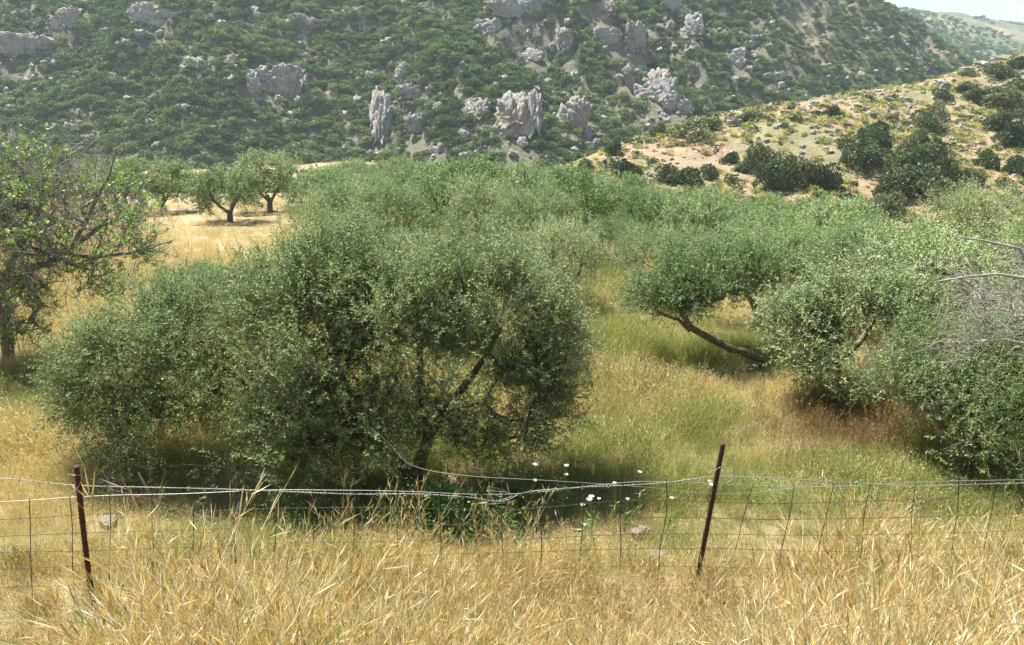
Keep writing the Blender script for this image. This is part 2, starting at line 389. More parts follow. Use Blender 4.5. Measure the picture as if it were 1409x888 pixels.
def skeleton(trunks, A, rng, tipr=.0045, step=.22, power=.42, jit=.18, lift=.12):
    """trunks: list of (points, radii). A: points the branches must reach. Gives chains (points, radii) and tips"""
    pos, par, fix = [], [], []
    for k, (P, r) in enumerate(trunks):
        P = np.asarray(P, float); r = np.asarray(r, float)
        prev = -1
        if k > 0 or pos:
            if pos: prev = int(np.argmin(np.linalg.norm(np.array(pos) - P[0], axis=1)))
        for i in range(len(P) - 1):
            q = max(1, int(np.linalg.norm(P[i + 1] - P[i]) / step))
            for s in range(q):
                if i == 0 and s == 0 and prev >= 0 and np.linalg.norm(pos[prev] - P[0]) < .02: continue
                pos.append(P[i] + (P[i + 1] - P[i]) * s / q + rng.normal(0, .012, 3) * (0 if (i == 0 and s == 0) else 1)); par.append(prev); fix.append(r[i] + (r[i + 1] - r[i]) * s / q); prev = len(pos) - 1
        pos.append(P[-1]); par.append(prev); fix.append(r[-1])
    n0 = len(pos); root = pos[0]
    cnt_hint = n0
    A = A[np.argsort(np.linalg.norm(A - np.array(pos).mean(0), axis=1))]
    buf = np.zeros((n0 + len(A) * 14, 3)); buf[:n0] = pos; n = n0
    tips = []
    for a in A:
        v = a - buf[:n]; d = np.linalg.norm(v, axis=1)
        j = int(np.argmin(d + .25 * np.maximum(0, -v[:, 2]))); L = d[j]
        k = min(12, max(2, int(L / step))); p0 = buf[j].copy(); prev = j
        bend = rng.normal(0, jit, 3) * L + np.array([0, 0, lift * L])
        for s in range(1, k + 1):
            t = s / k; p = p0 + (a - p0) * t + bend * t * (1 - t) + rng.normal(0, .02, 3) * L * (t < 1)
            buf[n] = p; par.append(prev); fix.append(0); prev = n; n += 1
        tips.append(prev)
    pos = buf[:n]; par = np.array(par); fix = np.array(fix)
    w = np.zeros(n); w[tips] = 1
    for i in range(n - 1, -1, -1):
        if par[i] >= 0 and par[i] < i: w[par[i]] += w[i]
    r = np.maximum(tipr * np.maximum(w, 1) ** power, fix)
    kids = [[] for _ in range(n)]
    for i in range(n):
        if par[i] >= 0: kids[par[i]].append(i)
    chains = []; used = np.zeros(n, bool)
    for i in range(n):
        if used[i]: continue
        ch = [i] if par[i] < 0 else [par[i], i]
        used[i] = True; j = i
        while kids[j]:
            f = [q for q in kids[j] if not used[q]]
            if not f: break
            j = max(f, key=lambda q: w[q] + 100 * fix[q]); used[j] = True; ch.append(j)
        rr = r[ch].copy()
        if par[i] >= 0: rr[0] = min(rr[0], rr[1] * 1.25)
        if len(ch) > 1: chains.append((pos[ch], rr))
    return chains, pos[tips]
def limbs(mb, chains, thick=.03):
    for P, r in chains:
        V, Q = tube(P, r, 8 if r.max() > thick else (5 if r.max() > .012 else 3)); mb.add(V, Q)
def blobsample(blobs, n, rng, inner=.45, low=-.75, gap=-2., gf=1.9):
    """points in the outer part of a union of ellipsoids (c, r); gives points and outward directions"""
    vol = np.array([b[1][0] * b[1][1] * b[1][2] for b in blobs]) ** .75; vol /= vol.sum()
    out, dr = [], []
    while sum(map(len, out)) < n:
        k = rng.choice(len(blobs), n, p=vol); c = np.array([blobs[i][0] for i in k]); r = np.array([blobs[i][1] for i in k])
        u = rv(n, rng); u[:, 2] = np.where(u[:, 2] < low, -u[:, 2], u[:, 2])
        q = rng.uniform(inner ** 3, 1, n) ** (1 / 3.)
        lump = 1 + .22 * vn(u[:, 0] * 2.8 + k * 7, u[:, 1] * 2.8, u[:, 2] * 2.8, s=5)
        p = c + u * r * (q * lump)[:, None]
        dmin = np.full(n, 9.)
        for (bc, br) in blobs: dmin = np.minimum(dmin, np.linalg.norm((p - bc) / br, axis=1))
        keep = (dmin > inner * .95) & (fbm(p[:, 0] * gf, p[:, 1] * gf, p[:, 2] * gf + 5, s=19, o=2) > gap)
        out.append(p[keep]); dr.append(nrm(u / r)[keep])
    return np.concatenate(out)[:n], np.concatenate(dr)[:n]
def make_tree(base, blobs, trunks, nA, per, L, m, ll, lw, seed, leaf, bark, ground=None, spread=.16, sag=.18, up=.5, tint=.45, tv=.12, inner=.45, tipr=.0045, stems=True, ang=(.6, 1.1), barkt=None, jit=.18, low=-.85, power=.42, gap=-.12):
    rng = np.random.default_rng(seed)
    A, Dr = blobsample(blobs, nA, rng, inner, low, gap)
    if ground is not None:
        ok = A[:, 2] > ground(A[:, 0], A[:, 1]) + .22; A, Dr = A[ok], Dr[ok]
    ch, tips = skeleton(trunks, A, rng, tipr=tipr, jit=jit, power=power)
    tb = MB(); limbs(tb, ch)
    # shoots around every reached point
    k = len(A) * per; ia = np.repeat(np.arange(len(A)), per)
    P = A[ia] + rng.normal(0, spread, (k, 3)); D = nrm(Dr[ia] * .8 + rng.normal(0, .55, (k, 3)) + np.array([0, 0, up]))
    if ground is not None:
        ok = P[:, 2] > ground(P[:, 0], P[:, 1]) + .15; P, D, ia = P[ok], D[ok], ia[ok]
    zt = A[:, 2]; zt = np.clip((zt - np.percentile(zt, 40)) / (np.ptp(zt) * .5 + 1e-6), 0, 1)[ia]
    D = nrm(D + np.array([0, 0, .7]) * zt[:, None]); Ls = L * rng.uniform(.5, 1.35, len(P)) * np.where(rng.random(len(P)) < .12, 1.5, 1)
    lb, sb = MB(), (MB() if stems else None)
    ct = tint + rng.normal(0, tv, len(A))
    shoots(lb, sb, P - D * Ls[:, None] * .35, D, Ls, m, ll, lw, rng, sag=sag, tint=ct[ia], ang=ang)
    if sb is not None: tb.V += sb.V; tb.Q += [q + tb.n for q in sb.Q]; tb.T += sb.T; tb.n += sb.n
    base = np.asarray(base, float)
    for b in (tb, lb): b.V = [v - base for v in b.V]
    return tb.mesh('trunk', bark, True), lb.mesh('crown', leaf)
def put_tree(name, meshes, loc, label, cat, group=None, rz=0, scale=None, crown='crown'):
    e = empty(name, loc, rz, label, cat, group, scale)
    t = obj('trunk', meshes[0], e)
    if meshes[1] is not None: c = obj(crown, meshes[1], e)
    return e
def pb(px, py, D, rx, rz, ry):
    k = depth(px, py, D) / FPX; s = .17 / k  # leave room for the outward shoots
    return (at(px, py + s * .45, D), np.array([max(rx - s, rx * .5) * k, max(ry - .1, .3), max(rz - s, rz * .5) * k]))
def gz(fn, x, y): return float(fn(np.array([x]), np.array([y]))[0])
def gp(px, py, fn=field, a=4, b=120): return hit(px, py, fn, a, b)

# ------------------------------------------------------------------ hero olive tree
b0 = gp(566, 668)
blobs = [pb(150, 505, 7.3, 90, 95, .9), pb(235, 445, 7.4, 120, 82, 1.1), pb(215, 575, 6.9, 95, 62, .8), pb(300, 520, 6.9, 80, 100, .8), pb(320, 400, 7.6, 70, 60, .7),
         pb(430, 430, 6.9, 115, 120, 1.0), pb(470, 345, 7.2, 105, 60, .8), pb(420, 555, 6.5, 95, 72, .7), pb(560, 420, 6.9, 115, 115, 1.1), pb(560, 345, 7.4, 110, 60, .9),
         pb(690, 420, 7.1, 118, 105, 1.0), pb(655, 345, 7.4, 105, 58, .9), pb(765, 450, 7.2, 66, 88, .8), pb(725, 520, 6.8, 95, 75, .8), pb(560, 520, 6.6, 80, 55, .6), pb(500, 585, 6.6, 60, 45, .5), pb(420, 610, 6.3, 85, 52, .5), pb(260, 615, 6.6, 75, 55, .6), pb(180, 625, 6.8, 55, 45, .5), pb(690, 565, 6.7, 95, 60, .7), pb(620, 470, 6.7, 90, 70, .7), pb(600, 560, 6.4, 72, 55, .5), pb(625, 515, 6.15, 66, 55, .4), pb(500, 540, 6.1, 75, 55, .4), pb(545, 590, 6.1, 62, 42, .35), pb(410, 500, 6.2, 80, 70, .4), pb(765, 540, 6.8, 62, 50, .5), pb(665, 585, 6.5, 70, 42, .4), pb(365, 400, 7.0, 60, 70, .6), pb(345, 590, 6.5, 60, 55, .5)]
tr = [([b0 - [0, 0, .1], at(572, 655, b0[1]), at(588, 600, b0[1] + .05), at(622, 556, b0[1] + .1), at(652, 512, b0[1] + .15), at(690, 450, b0[1] + .4)], [.085, .07, .055, .045, .035, .02]),
      ([at(570, 660, b0[1]), at(530, 625, b0[1] - .1), at(500, 600, b0[1] - .1), at(478, 540, b0[1]), at(450, 450, b0[1] + .2)], [.065, .05, .038, .03, .018]),
      ([at(560, 664, b0[1]), at(500, 664, b0[1] + .05), at(440, 658, b0[1] + .1), at(405, 635, b0[1] + .2), at(372, 590, b0[1] + .3), at(300, 540, b0[1] + .4), at(240, 490, b0[1] + .5)], [.06, .058, .055, .05, .042, .035, .02]),
      ([at(588, 600, b0[1] + .05), at(580, 545, b0[1] + .1), at(575, 470, b0[1] + .25), at(570, 400, b0[1] + .4)], [.035, .03, .022, .012]),
      ([at(405, 635, b0[1] + .2), at(430, 600, b0[1] + .1), at(420, 540, b0[1] + .1)], [.035, .03, .02])]
t = make_tree(b0, blobs, tr, 1800, 10, .32, 17, .050, .0104, 11, M['olive'], M['bark'], field, .105, tipr=.0032, tint=.40, tv=.15, gap=-.2, inner=.34, up=.6)
put_tree('olive_tree', t, b0, 'broad many-stemmed olive tree right behind the wire fence, widest crown in view', 'olive tree')

# right olive behind the fence
b1 = gp(1335, 668)
blobs = [pb(1330, 560, 7.1, 110, 75, .9), pb(1400, 520, 7.4, 90, 110, .9), pb(1245, 520, 7.2, 85, 45, .7), pb(1290, 480, 7.7, 110, 60, .9), pb(1430, 610, 7.0, 90, 50, .7), pb(1480, 470, 7.5, 100, 100, .9), pb(1275, 585, 6.9, 55, 35, .5)]
tr = [([b1 - [0, 0, .1], at(1325, 640, b1[1]), at(1345, 600, b1[1]), at(1330, 560, b1[1] + .1), at(1300, 500, b1[1] + .4)], [.09, .08, .07, .055, .03]),
      ([at(1325, 645, b1[1]), at(1310, 600, b1[1] - .1), at(1270, 560, b1[1])], [.05, .04, .02]),
      ([at(1345, 600, b1[1]), at(1400, 560, b1[1] + .1), at(1450, 480, b1[1] + .3)], [.06, .05, .03])]
t = make_tree(b1, blobs, tr, 540, 10, .28, 17, .052, .0110, 12, M['olive'], M['bark'], field, .11, tipr=.0032, tint=.4, tv=.2, gap=-.25)
put_tree('olive_tree', t, b1, 'dark olive tree at the right edge with drooping lower boughs and twin trunk', 'olive tree')

# olive between that one and the leaning one
b2 = gp(1150, 535)
blobs = [pb(1110, 445, 9.2, 85, 58, .9), pb(1180, 420, 9.5, 95, 60, 1.0), pb(1150, 490, 9.0, 75, 42, .8), pb(1240, 420, 9.6, 80, 62, .9)]
tr = [([b2 - [0, 0, .1], at(1150, 500, b2[1]), at(1135, 460, b2[1]), at(1120, 430, b2[1] + .1)], [.08, .07, .05, .03]),
      ([at(1150, 500, b2[1]), at(1185, 470, b2[1]), at(1210, 430, b2[1] + .1)], [.05, .045, .03])]
t = make_tree(b2, blobs, tr, 460, 8, .28, 15, .060, .014, 13, M['olive'], M['bark'], field, .11, tipr=.004, tint=.68, tv=.2)
put_tree('olive_tree', t, b2, 'pale yellow-green olive tree with crown hanging to the grass right of the leaning trunk', 'olive tree')

# leaning olive
b3 = gp(1052, 508)
D3 = b3[1]
blobs = [pb(905, 380, D3 + .3, 55, 45, .9), pb(960, 370, D3 + .5, 75, 48, 1.1), pb(930, 400, D3, 60, 24, .8), pb(1020, 365, D3 + .8, 60, 48, 1.0), pb(880, 400, D3, 32, 32, .5)]
tr = [([b3 - [0, 0, .05], at(1045, 494, D3), at(1008, 480, D3), at(975, 466, D3), at(948, 450, D3), at(938, 425, D3), at(945, 400, D3 + .2)], [.07, .068, .062, .055, .05, .04, .02]),
      ([at(948, 455, D3), at(935, 440, D3 - .1), at(905, 430, D3), at(890, 400, D3)], [.03, .028, .024, .015])]
t = make_tree(b3, blobs, tr, 380, 8, .30, 13, .068, .016, 14, M['olive_mid'], M['bark'], field, .12, tipr=.0045, tint=.35, tv=.2)
put_tree('olive_tree', t, b3, 'olive tree whose bare dark trunk leans far left over shaded grass', 'olive tree')

# ------------------------------------------------------------------ bushy tree on the left: mostly bare twigs, fresh green tufts
b4 = gp(8, 505)
D4 = b4[1]
blobs = [pb(60, 300, D4, 90, 95, 1.3), pb(140, 290, D4, 80, 75, 1.1), pb(-40, 300, D4, 120, 120, 1.4), pb(30, 230, D4 + .3, 90, 60, 1.1), pb(90, 380, D4 - .3, 100, 50, 1.0), pb(180, 340, D4 - .2, 55, 35, .7), pb(0, 420, D4 - .3, 80, 60, .9), pb(20, 465, D4 - .5, 75, 45, .7), pb(200, 310, D4 - .3, 45, 40, .6)]
tr = [([b4 - [0, 0, .1], at(10, 450, D4), at(0, 400, D4), at(20, 350, D4), at(45, 310, D4), at(60, 260, D4)], [.10, .085, .065, .045, .03, .015]),
      ([at(0, 400, D4), at(50, 370, D4 - .1), at(100, 340, D4 - .2), at(140, 310, D4 - .2), at(190, 290, D4)], [.06, .05, .038, .028, .014]),
      ([at(10, 440, D4), at(-40, 380, D4), at(-60, 300, D4)], [.09, .07, .04]),
      ([at(20, 350, D4), at(75, 345, D4 - .3), at(130, 355, D4 - .5), at(200, 345, D4 - .6), at(240, 330, D4 - .6)], [.045, .036, .026, .016, .008]),
      ([at(100, 340, D4 - .2), at(125, 290, D4 - .2), at(150, 240, D4 - .1), at(160, 205, D4)], [.04, .03, .02, .01])]
rng = np.random.default_rng(44)
A, Dr = blobsample(blobs, 760, rng, .25)
ok = A[:, 2] > field(A[:, 0], A[:, 1]) + .3; A, Dr = A[ok], Dr[ok]
ch, tips = skeleton(tr, A, rng, tipr=.006, jit=.3, lift=.2, power=.38)
tb = MB(); limbs(tb, ch)
# bare side twigs
ia = rng.integers(0, len(A), 4200); P = A[ia] + rng.normal(0, .15, (4200, 3)); D = nrm(Dr[ia] * .4 + rng.normal(0, .6, (4200, 3)) + [0, 0, .45])
bare = MB(); dummy = MB(); shoots(dummy, bare, P, D, rng.uniform(.2, .6, 4200), 1, .01, .004, rng, sag=.05, stemr=.0045)
wb = MB(); wb.V = bare.V; wb.Q = bare.Q; wb.T = bare.T
lb = MB()
green = rng.random(len(A)) < np.clip(.38 + .35 * fbm(A[:, 0] * .9, A[:, 1] * .9, A[:, 2] * .9, s=8, o=2) + .2 * (A[:, 2] > 1.6) + .3 * (A[:, 2] < .4), .12, .9)
G, GD = A[green], Dr[green]
P = np.repeat(G, 8, 0) + rng.normal(0, .08, (len(G) * 8, 3)); D = nrm(np.repeat(GD, 8, 0) * .4 + rng.normal(0, .45, (len(G) * 8, 3)) + [0, 0, .8])
shoots(lb, None, P, D, rng.uniform(.06, .16, len(P)), 11, .062, .021, rng, sag=.1, ang=(.7, 1.4), tint=np.repeat(rng.normal(.5, .15, len(G)), 8))
for b in (tb, wb, lb): b.V = [v - b4 for v in b.V]
e = empty('bushy_tree', b4, 0, 'spreading tree at the left edge, dark bare boughs with bright green leaf tufts', 'tree')
obj('trunk', tb.mesh('trunk', M['bark2'], True), e); obj('twigs', wb.mesh('twigs', M['deadwood']), e)['kind'] = 'stuff'; obj('crown', lb.mesh('crown', M['oak']), e)

# bare grey branches reaching in from the right
b5 = gp(1560, 600); D5 = 6.6
b5 = np.array([at(1560, 640, D5)[0], D5, gz(field, at(1560, 640, D5)[0], D5)])
blobs = [pb(1400, 420, D5, 95, 50, .7), pb(1430, 350, D5 + .2, 70, 50, .6), pb(1365, 460, D5 - .1, 90, 28, .5), pb(1500, 400, D5, 90, 90, .9), pb(1350, 385, D5, 60, 40, .5)]
tr = [([b5, at(1550, 560, D5), at(1520, 500, D5), at(1480, 450, D5), at(1420, 420, D5)], [.09, .08, .06, .04, .015]),
      ([at(1520, 500, D5), at(1450, 480, D5), at(1380, 468, D5), at(1300, 472, D5)], [.04, .025, .012, .005]),
      ([at(1480, 450, D5), at(1430, 385, D5), at(1370, 378, D5), at(1285, 388, D5)], [.035, .02, .012, .005]),
      ([at(1430, 385, D5), at(1400, 345, D5), at(1350, 335, D5), at(1310, 325, D5)], [.02, .015, .01, .004])]
rng = np.random.default_rng(45)
A, Dr = blobsample(blobs, 300, rng, .1, low=-1)
ch, tips = skeleton(tr, A, rng, tipr=.0026, jit=.3, lift=.0, power=.36)
tb = MB(); limbs(tb, ch)
ia = rng.integers(0, len(A), 1100); P = A[ia] + rng.normal(0, .09, (1100, 3)); D = nrm(rng.normal(0, .6, (1100, 3)) + [-.6, 0, .1])
wb = MB(); shoots(MB(), wb, P, D, rng.uniform(.12, .42, 1100), 1, .01, .004, rng, sag=.05, stemr=.0024)
for b in (tb, wb): b.V = [v - b5 for v in b.V]
e = empty('dead_tree', b5, 0, 'bare grey leafless tree reaching in over the olive at the right edge', 'tree')
obj('trunk', tb.mesh('trunk', M['deadwood'], True), e); obj('twigs', wb.mesh('twigs', M['deadwood']), e)['kind'] = 'stuff'

# ------------------------------------------------------------------ grove olives: shared meshes
def proto_olive(seed, nA, per, m, ll, lw, hgt=3.0):
    rng = np.random.default_rng(seed)
    w = 1.5; blobs = [(np.array([0, 0, 1.9]), np.array([1.45, 1.45, 1.0]))]
    for k in range(5):
        a = k * 1.2566 + rng.uniform(-.3, .3); q = rng.uniform(.7, 1.15)
        blobs.append((np.array([math.cos(a) * q, math.sin(a) * q, rng.uniform(1.3, 2.15)]), np.array([rng.uniform(.7, .95), rng.uniform(.7, .95), rng.uniform(.6, .85)])))
    for k in range(4):
        a = k * 1.57 + rng.uniform(-.4, .4); blobs.append((np.array([math.cos(a) * 1.15, math.sin(a) * 1.15, rng.uniform(.85, 1.15)]), np.array([.6, .6, .5])))
    tr = [([(0, 0, -.25), (.05, .02, .25), (.02, .05, .5)], [.16, .13, .12])]
    for k in range(3):
        a = rng.uniform(0, 6.28) if k == 0 else a + 2.1 + rng.uniform(-.3, .3)
        tr.append(([(.02, .05, .5 if k else .4), (math.cos(a) * .3, math.sin(a) * .3, .85), (math.cos(a) * .6, math.sin(a) * .6, 1.35), (math.cos(a) * .7, math.sin(a) * .7, 2.0)], [.09, .075, .055, .03]))
    return make_tree((0, 0, 0), blobs, tr, nA, per, .36, m, ll, lw, seed, M['olive_mid'], M['bark'], None, .14, tipr=.006, stems=False, low=-.55, up=.3, tint=.5, tv=.2)
near_p = [proto_olive(100 + k, 360, 8, 12, .07, .018) for k in range(3)]
far_p = [proto_olive(200 + k, 260, 6, 10, .125, .038) for k in range(4)]
G1 = 'olive trees of the grove'
named = [  # px, base row, D, scale, label
    (315, None, 46, (1.4, 1.2), 'isolated olive tree with forked trunk at the back of the tan clearing'),
    (372, None, 52, (1.45, 1.3), 'olive tree just right of the lone forked one, behind the clearing'),
    (228, None, 53, (1.4, 1.25), 'olive tree left of the lone forked one beyond the bushy left tree'),
    (165, None, 50, (1.3, 1.2), 'olive tree half hidden by the bare boughs of the left tree'),
    (575, None, 44, 1.15, 'olive tree above the small patch of bare ground in the middle distance'),
    (845, None, 24, .62, 'small rounded olive tree standing alone on the grassy strip'),
    (665, None, 11.6, .72, 'brighter green olive tree peeping over the broad fence-side one'),
    (1340, None, 10.2, .85, 'leafy green olive tree behind the bare grey branches'),
    (1350, None, 17.5, (.72, 1.12), 'tall olive tree sticking up against the hillside near the right edge'),
    (250, None, 13.5, .52, 'low young olive tree on the edge of the tan field behind the left dome'),
    (775, None, 17.5, .72, 'rounded olive tree just left of the grassy strip beside the broad one'),
    (905, None, 18.5, .72, 'olive tree right of the grassy strip behind the leaning one'),
    (740, None, 22, .85, 'olive tree in the second rank left of the grassy strip'),
    (447, None, 33, .95, 'olive tree at the right edge of the tan clearing'),
    (1060, None, 15, .85, 'olive tree directly behind the leaning one'),
    (1210, None, 13.5, .85, 'olive tree behind the pale yellow-green one'),
]
taken = []
def xat(px, D, row=300): return at(px, row, D)[0]
def place_olive(x, y, s, label, group):
    pr = near_p if y < 27 else far_p; k = R.integers(0, len(pr))
    s, sz_ = (s if hasattr(s, '__len__') else (s, s))
    e = put_tree('olive_tree', pr[k], (x, y, gz(field, x, y)), label, 'olive tree', group, rz=R.uniform(0, 6.28), scale=(s * R.uniform(.92, 1.1), s * R.uniform(.92, 1.1), sz_ * R.uniform(.9, 1.08)))
    taken.append((x, y)); return e
for px, _, D, s, lab in named: place_olive(xat(px, D), D, s, lab, G1)
def blocked(x, y):
    p = np.array([x, y, float(field(x, y))]); 
    # photo column and row of the trunk foot, only to keep the clearings of the place free
    d = p - [0, 0, CAMZ]; zc = d[1] * CP - d[2] * SP; px = 704.5 + FPX * d[0] / zc; py = 444 - FPX * (d[1] * SP + d[2] * CP) / zc
    m_ = 110 if y < 25 else 40
    if px < -m_ or px > 1409 + m_: return True, px, py
    if 120 < px < 438 and y < 100: return True, px, py
    if px < 150 and y < 58: return True, px, py
    if y < 14.5 and px < 1080: return True, px, py
    if y < 15.5 and 400 < px < 790: return True, px, py
    pathx = 2.3 + (y - 14) * .055
    if abs(x - pathx) < 1.25 and 10 < y < 30: return True, px, py
    if 500 < px < 560 and 33 < y < 42: return True, px, py
    if y < 12 : return True, px, py
    return False, px, py
y = 13.0; rowk = 0; pend = []; trees = {}
while y < 92:
    sp = 4.15 if y < 45 else 4.6
    x = -.85 * y - 3 + (rowk % 2) * sp / 2
    while x < .85 * y + 6:
        xx, yy = x + R.normal(0, .35), y + R.normal(0, .35)
        bl, px, py = blocked(xx, yy)
        lim = float(np.interp(px, [0, 560, 700, 800, 900, 1000, 1200], [92, 92, 80, 66, 55, 48, 42]))
        if not bl and yy < lim and all((xx - a) ** 2 + (yy - b) ** 2 > 6.5 for a, b in taken):
            side = 'left of' if px < 800 else 'right of'
            dist = 'near' if yy < 27 else ('middle' if yy < 50 else 'far')
            lab = 'grey green olive tree in the far rows of the grove %s the grassy strip' % side
            if yy < 60: pend.append((rowk, side, abs(px - 800), len(taken)))
            trees[len(taken) - 1] = place_olive(xx, yy, R.uniform(.74, 1.22) * (1 - .14 * ss(800, 1000, px)) * (1 - .22 * ss(26, 16, yy) * ((px > 780) + .6 * (px < 780))), lab, 'olive trees in the %s rows %s the grassy strip' % (dist, side))
        x += sp
    y += sp * .88; rowk += 1
ORD = ['nearest', 'second', 'third', 'fourth', 'fifth', 'sixth', 'seventh', 'eighth', 'ninth', 'tenth', 'eleventh', 'twelfth', 'thirteenth', 'fourteenth', 'fifteenth', 'sixteenth', 'seventeenth', 'eighteenth']
rows_ = sorted({q[0] for q in pend})
for rk in rows_:
    for sd in ('left of', 'right of'):
        for j, q in enumerate(sorted([q for q in pend if q[0] == rk and q[1] == sd], key=lambda q: q[2])):
            trees[q[3]]['label'] = 'olive tree in the %s grove row, %s one %s the grassy strip' % (ORD[min(rows_.index(rk), 17)].replace('nearest', 'first'), ORD[min(j, 17)], sd)
NOLIVE = len(taken)

# ------------------------------------------------------------------ shrubs
def proto_shrub(seed, n, leaf=.16, lw=.09, flat=.75, mat='shrub', lobes=9):
    rng = np.random.default_rng(seed)
    c = rng.normal(0, .42, (lobes, 3)); c[:, 2] = np.abs(c[:, 2]) * .9 * flat + .15; r = rng.uniform(.35, .6, lobes)
    k = rng.integers(0, lobes, n); u = rv(n, rng); u[:, 2] = np.abs(u[:, 2]) * np.where(rng.random(n) < .8, 1, -.5)
    P = c[k] + u * (r[k] * rng.uniform(.8, 1.03, n) * (1 + .15 * vn(u[:, 0] * 4 + k, u[:, 1] * 4, u[:, 2] * 4)))[:, None]
    P[:, 2] = np.maximum(P[:, 2], -.1)
    V, Q = leafquads(P, nrm(u + rng.normal(0, .7, (n, 3)) + [0, 0, .3]), u + rng.normal(0, .5, (n, 3)), leaf * rng.uniform(.6, 1.3, n), lw * rng.uniform(.7, 1.3, n))
    V[:, 2] *= flat + .2
    lt = rng.normal(0, .15, lobes)
    return mesh('foliage', V, Q, M[mat], np.clip(.45 + lt[k] + rng.normal(0, .13, n), 0, 1))
big_s = [proto_shrub(300 + k, 3600, .13, .075, .8) for k in range(4)]
mtn_s = [proto_shrub(320 + k, 750, .24, .15, .7, 'mshrub', 7) for k in range(5)]
far_s = [proto_shrub(340 + k, 130, .5, .36, .7, 'mshrub', 5) for k in range(3)]
stems = MB()
for k in range(5):
    a = k * 1.26; V, Q = tube([(0, 0, -.2), (math.cos(a) * .15, math.sin(a) * .15, .2), (math.cos(a) * .4, math.sin(a) * .4, .6)], [.06, .045, .02], 5); stems.add(V, Q)
stem_me = stems.mesh('stem', M['bark2'], True)
def shrub(p, w, h, protos, label, group):
    e = empty('evergreen_shrub', p, R.uniform(0, 6.28), label, 'shrub', group, (w, w, h))
    obj('foliage', protos[R.integers(0, len(protos))], e)
    if protos is big_s: obj('stem', stem_me, e)
    return e
# bushes on the right hill: px, row of foot, width px, height px, words
HB = [(1200, 192, 44, 30, 'rounded, topmost of the short dark column of bushes'), (1192, 207, 46, 34, 'dense, middle of the short dark column of bushes'), (1188, 224, 66, 36, 'wide, foot of the short dark column of bushes'), (1215, 205, 36, 24, 'small, on the right flank of the short dark column'),
      (1294, 138, 26, 18, 'small, top of the long gully of bushes by the pale rock'), (1282, 160, 36, 24, 'second from the top of the long gully of bushes'), (1270, 178, 40, 28, 'dark, where the long gully of bushes narrows'), (1262, 196, 34, 24, 'in the narrow waist of the long gully of bushes'),
      (1282, 222, 54, 38, 'big, right flank of the lower gully of bushes'), (1252, 240, 60, 42, 'big, middle of the lower gully of bushes'), (1268, 262, 74, 44, 'widest, lower gully of bushes above the grove'), (1232, 270, 56, 40, 'left flank of the lower gully of bushes'), (1210, 292, 52, 34, 'lowest, black green foot of the gully of bushes'), (1296, 256, 40, 44, 'right edge of the lower gully of bushes'),
      (1052, 232, 62, 40, 'large olive brown, beside the pair at the foot of the slope'), (1082, 250, 66, 42, 'large dark, left of the rounded one at the slope foot'), (1124, 260, 54, 42, 'rounded black green, alone right of the large pair'), (1060, 258, 50, 34, 'low, under the large pair at the slope foot'), (1150, 252, 24, 18, 'small, just right of the rounded black green one'),
      (1005, 226, 26, 20, 'small green, in the pale middle slope'), (1018, 236, 18, 14, 'tiny, below the small green one'), (1004, 252, 22, 16, 'small, low on the left slope'), (978, 246, 26, 20, 'dark, halfway along the slope foot'),
      (938, 254, 60, 28, 'broad flat, at the left foot of the hill'), (915, 246, 40, 24, 'left of the broad flat one at the foot'), (865, 246, 50, 32, 'dark, where the hill meets the ravine'), (845, 214, 26, 22, 'small dark, near the left tip of the hill'), (806, 240, 34, 26, 'last, on the far left tip of the hill'),
      (945, 188, 70, 30, 'wide grey green, on the left shoulder'), (905, 186, 30, 20, 'left of the wide grey green one on the shoulder'), (975, 180, 40, 20, 'right of the wide grey green one on the shoulder'), (1030, 168, 36, 16, 'low, on the crest'), (1148, 162, 26, 20, 'lone rounded, high on the open slope'), (1092, 167, 24, 13, 'pale, on the upper open slope'), (1078, 176, 16, 10, 'tiny, left below the pale upper one'),
      (1392, 200, 70, 50, 'large, at the right edge halfway up'), (1375, 180, 50, 34, 'above the large one at the right edge'), (1405, 240, 60, 40, 'low, at the right edge above the grove'), (1362, 232, 50, 40, 'green, below the large right-edge one'), (1340, 250, 46, 30, 'at the slope foot right of the gully'), (1322, 226, 24, 14, 'small, on the orange slope right of the gully'),
      (1380, 148, 80, 34, 'wide dark, on the upper right slope'), (1345, 140, 60, 26, 'left of the wide dark upper right one'), (1400, 125, 60, 26, 'high at the right edge'), (1325, 128, 40, 18, 'under the pale crest rocks'), (1375, 104, 60, 22, 'on the crest by the pale rocks'), (1335, 104, 30, 14, 'small, on the crest left of the pale rocks'), (1400, 92, 60, 22, 'on the crest at the right edge'),
      (1405, 168, 40, 26, 'between the two large right-edge ones'), (1312, 200, 14, 10, 'tiny, on the bare strip right of the gully'), (1225, 165, 18, 12, 'tiny, between the two dark columns')]
for px, row, w, h, words in HB:
    p = hit(px, row, hill, 60, 230)
    if p is None: continue
    k = depth(px, row, p[1]) / FPX
    q_ = .78 if px > 1310 else 1; shrub(p - [0, 0, .3], w * k / 2 * .93 * q_, h * k / 1.3 * q_, big_s, 'evergreen shrub, ' + words, 'shrubs on the stony hill')
for k, px in enumerate(range(110, 800, 17)):
    D = 91 + R.uniform(-3, 4); x = xat(px + R.uniform(-8, 8), D, 235)
    w = R.uniform(1.7, 3.0); shrub((x, D, gz(field, x, D) - .3), w, w * R.uniform(.6, 1.0), big_s, 'dark shrub in the band between the grove and the mountain foot', 'shrubs along the far edge of the grove')
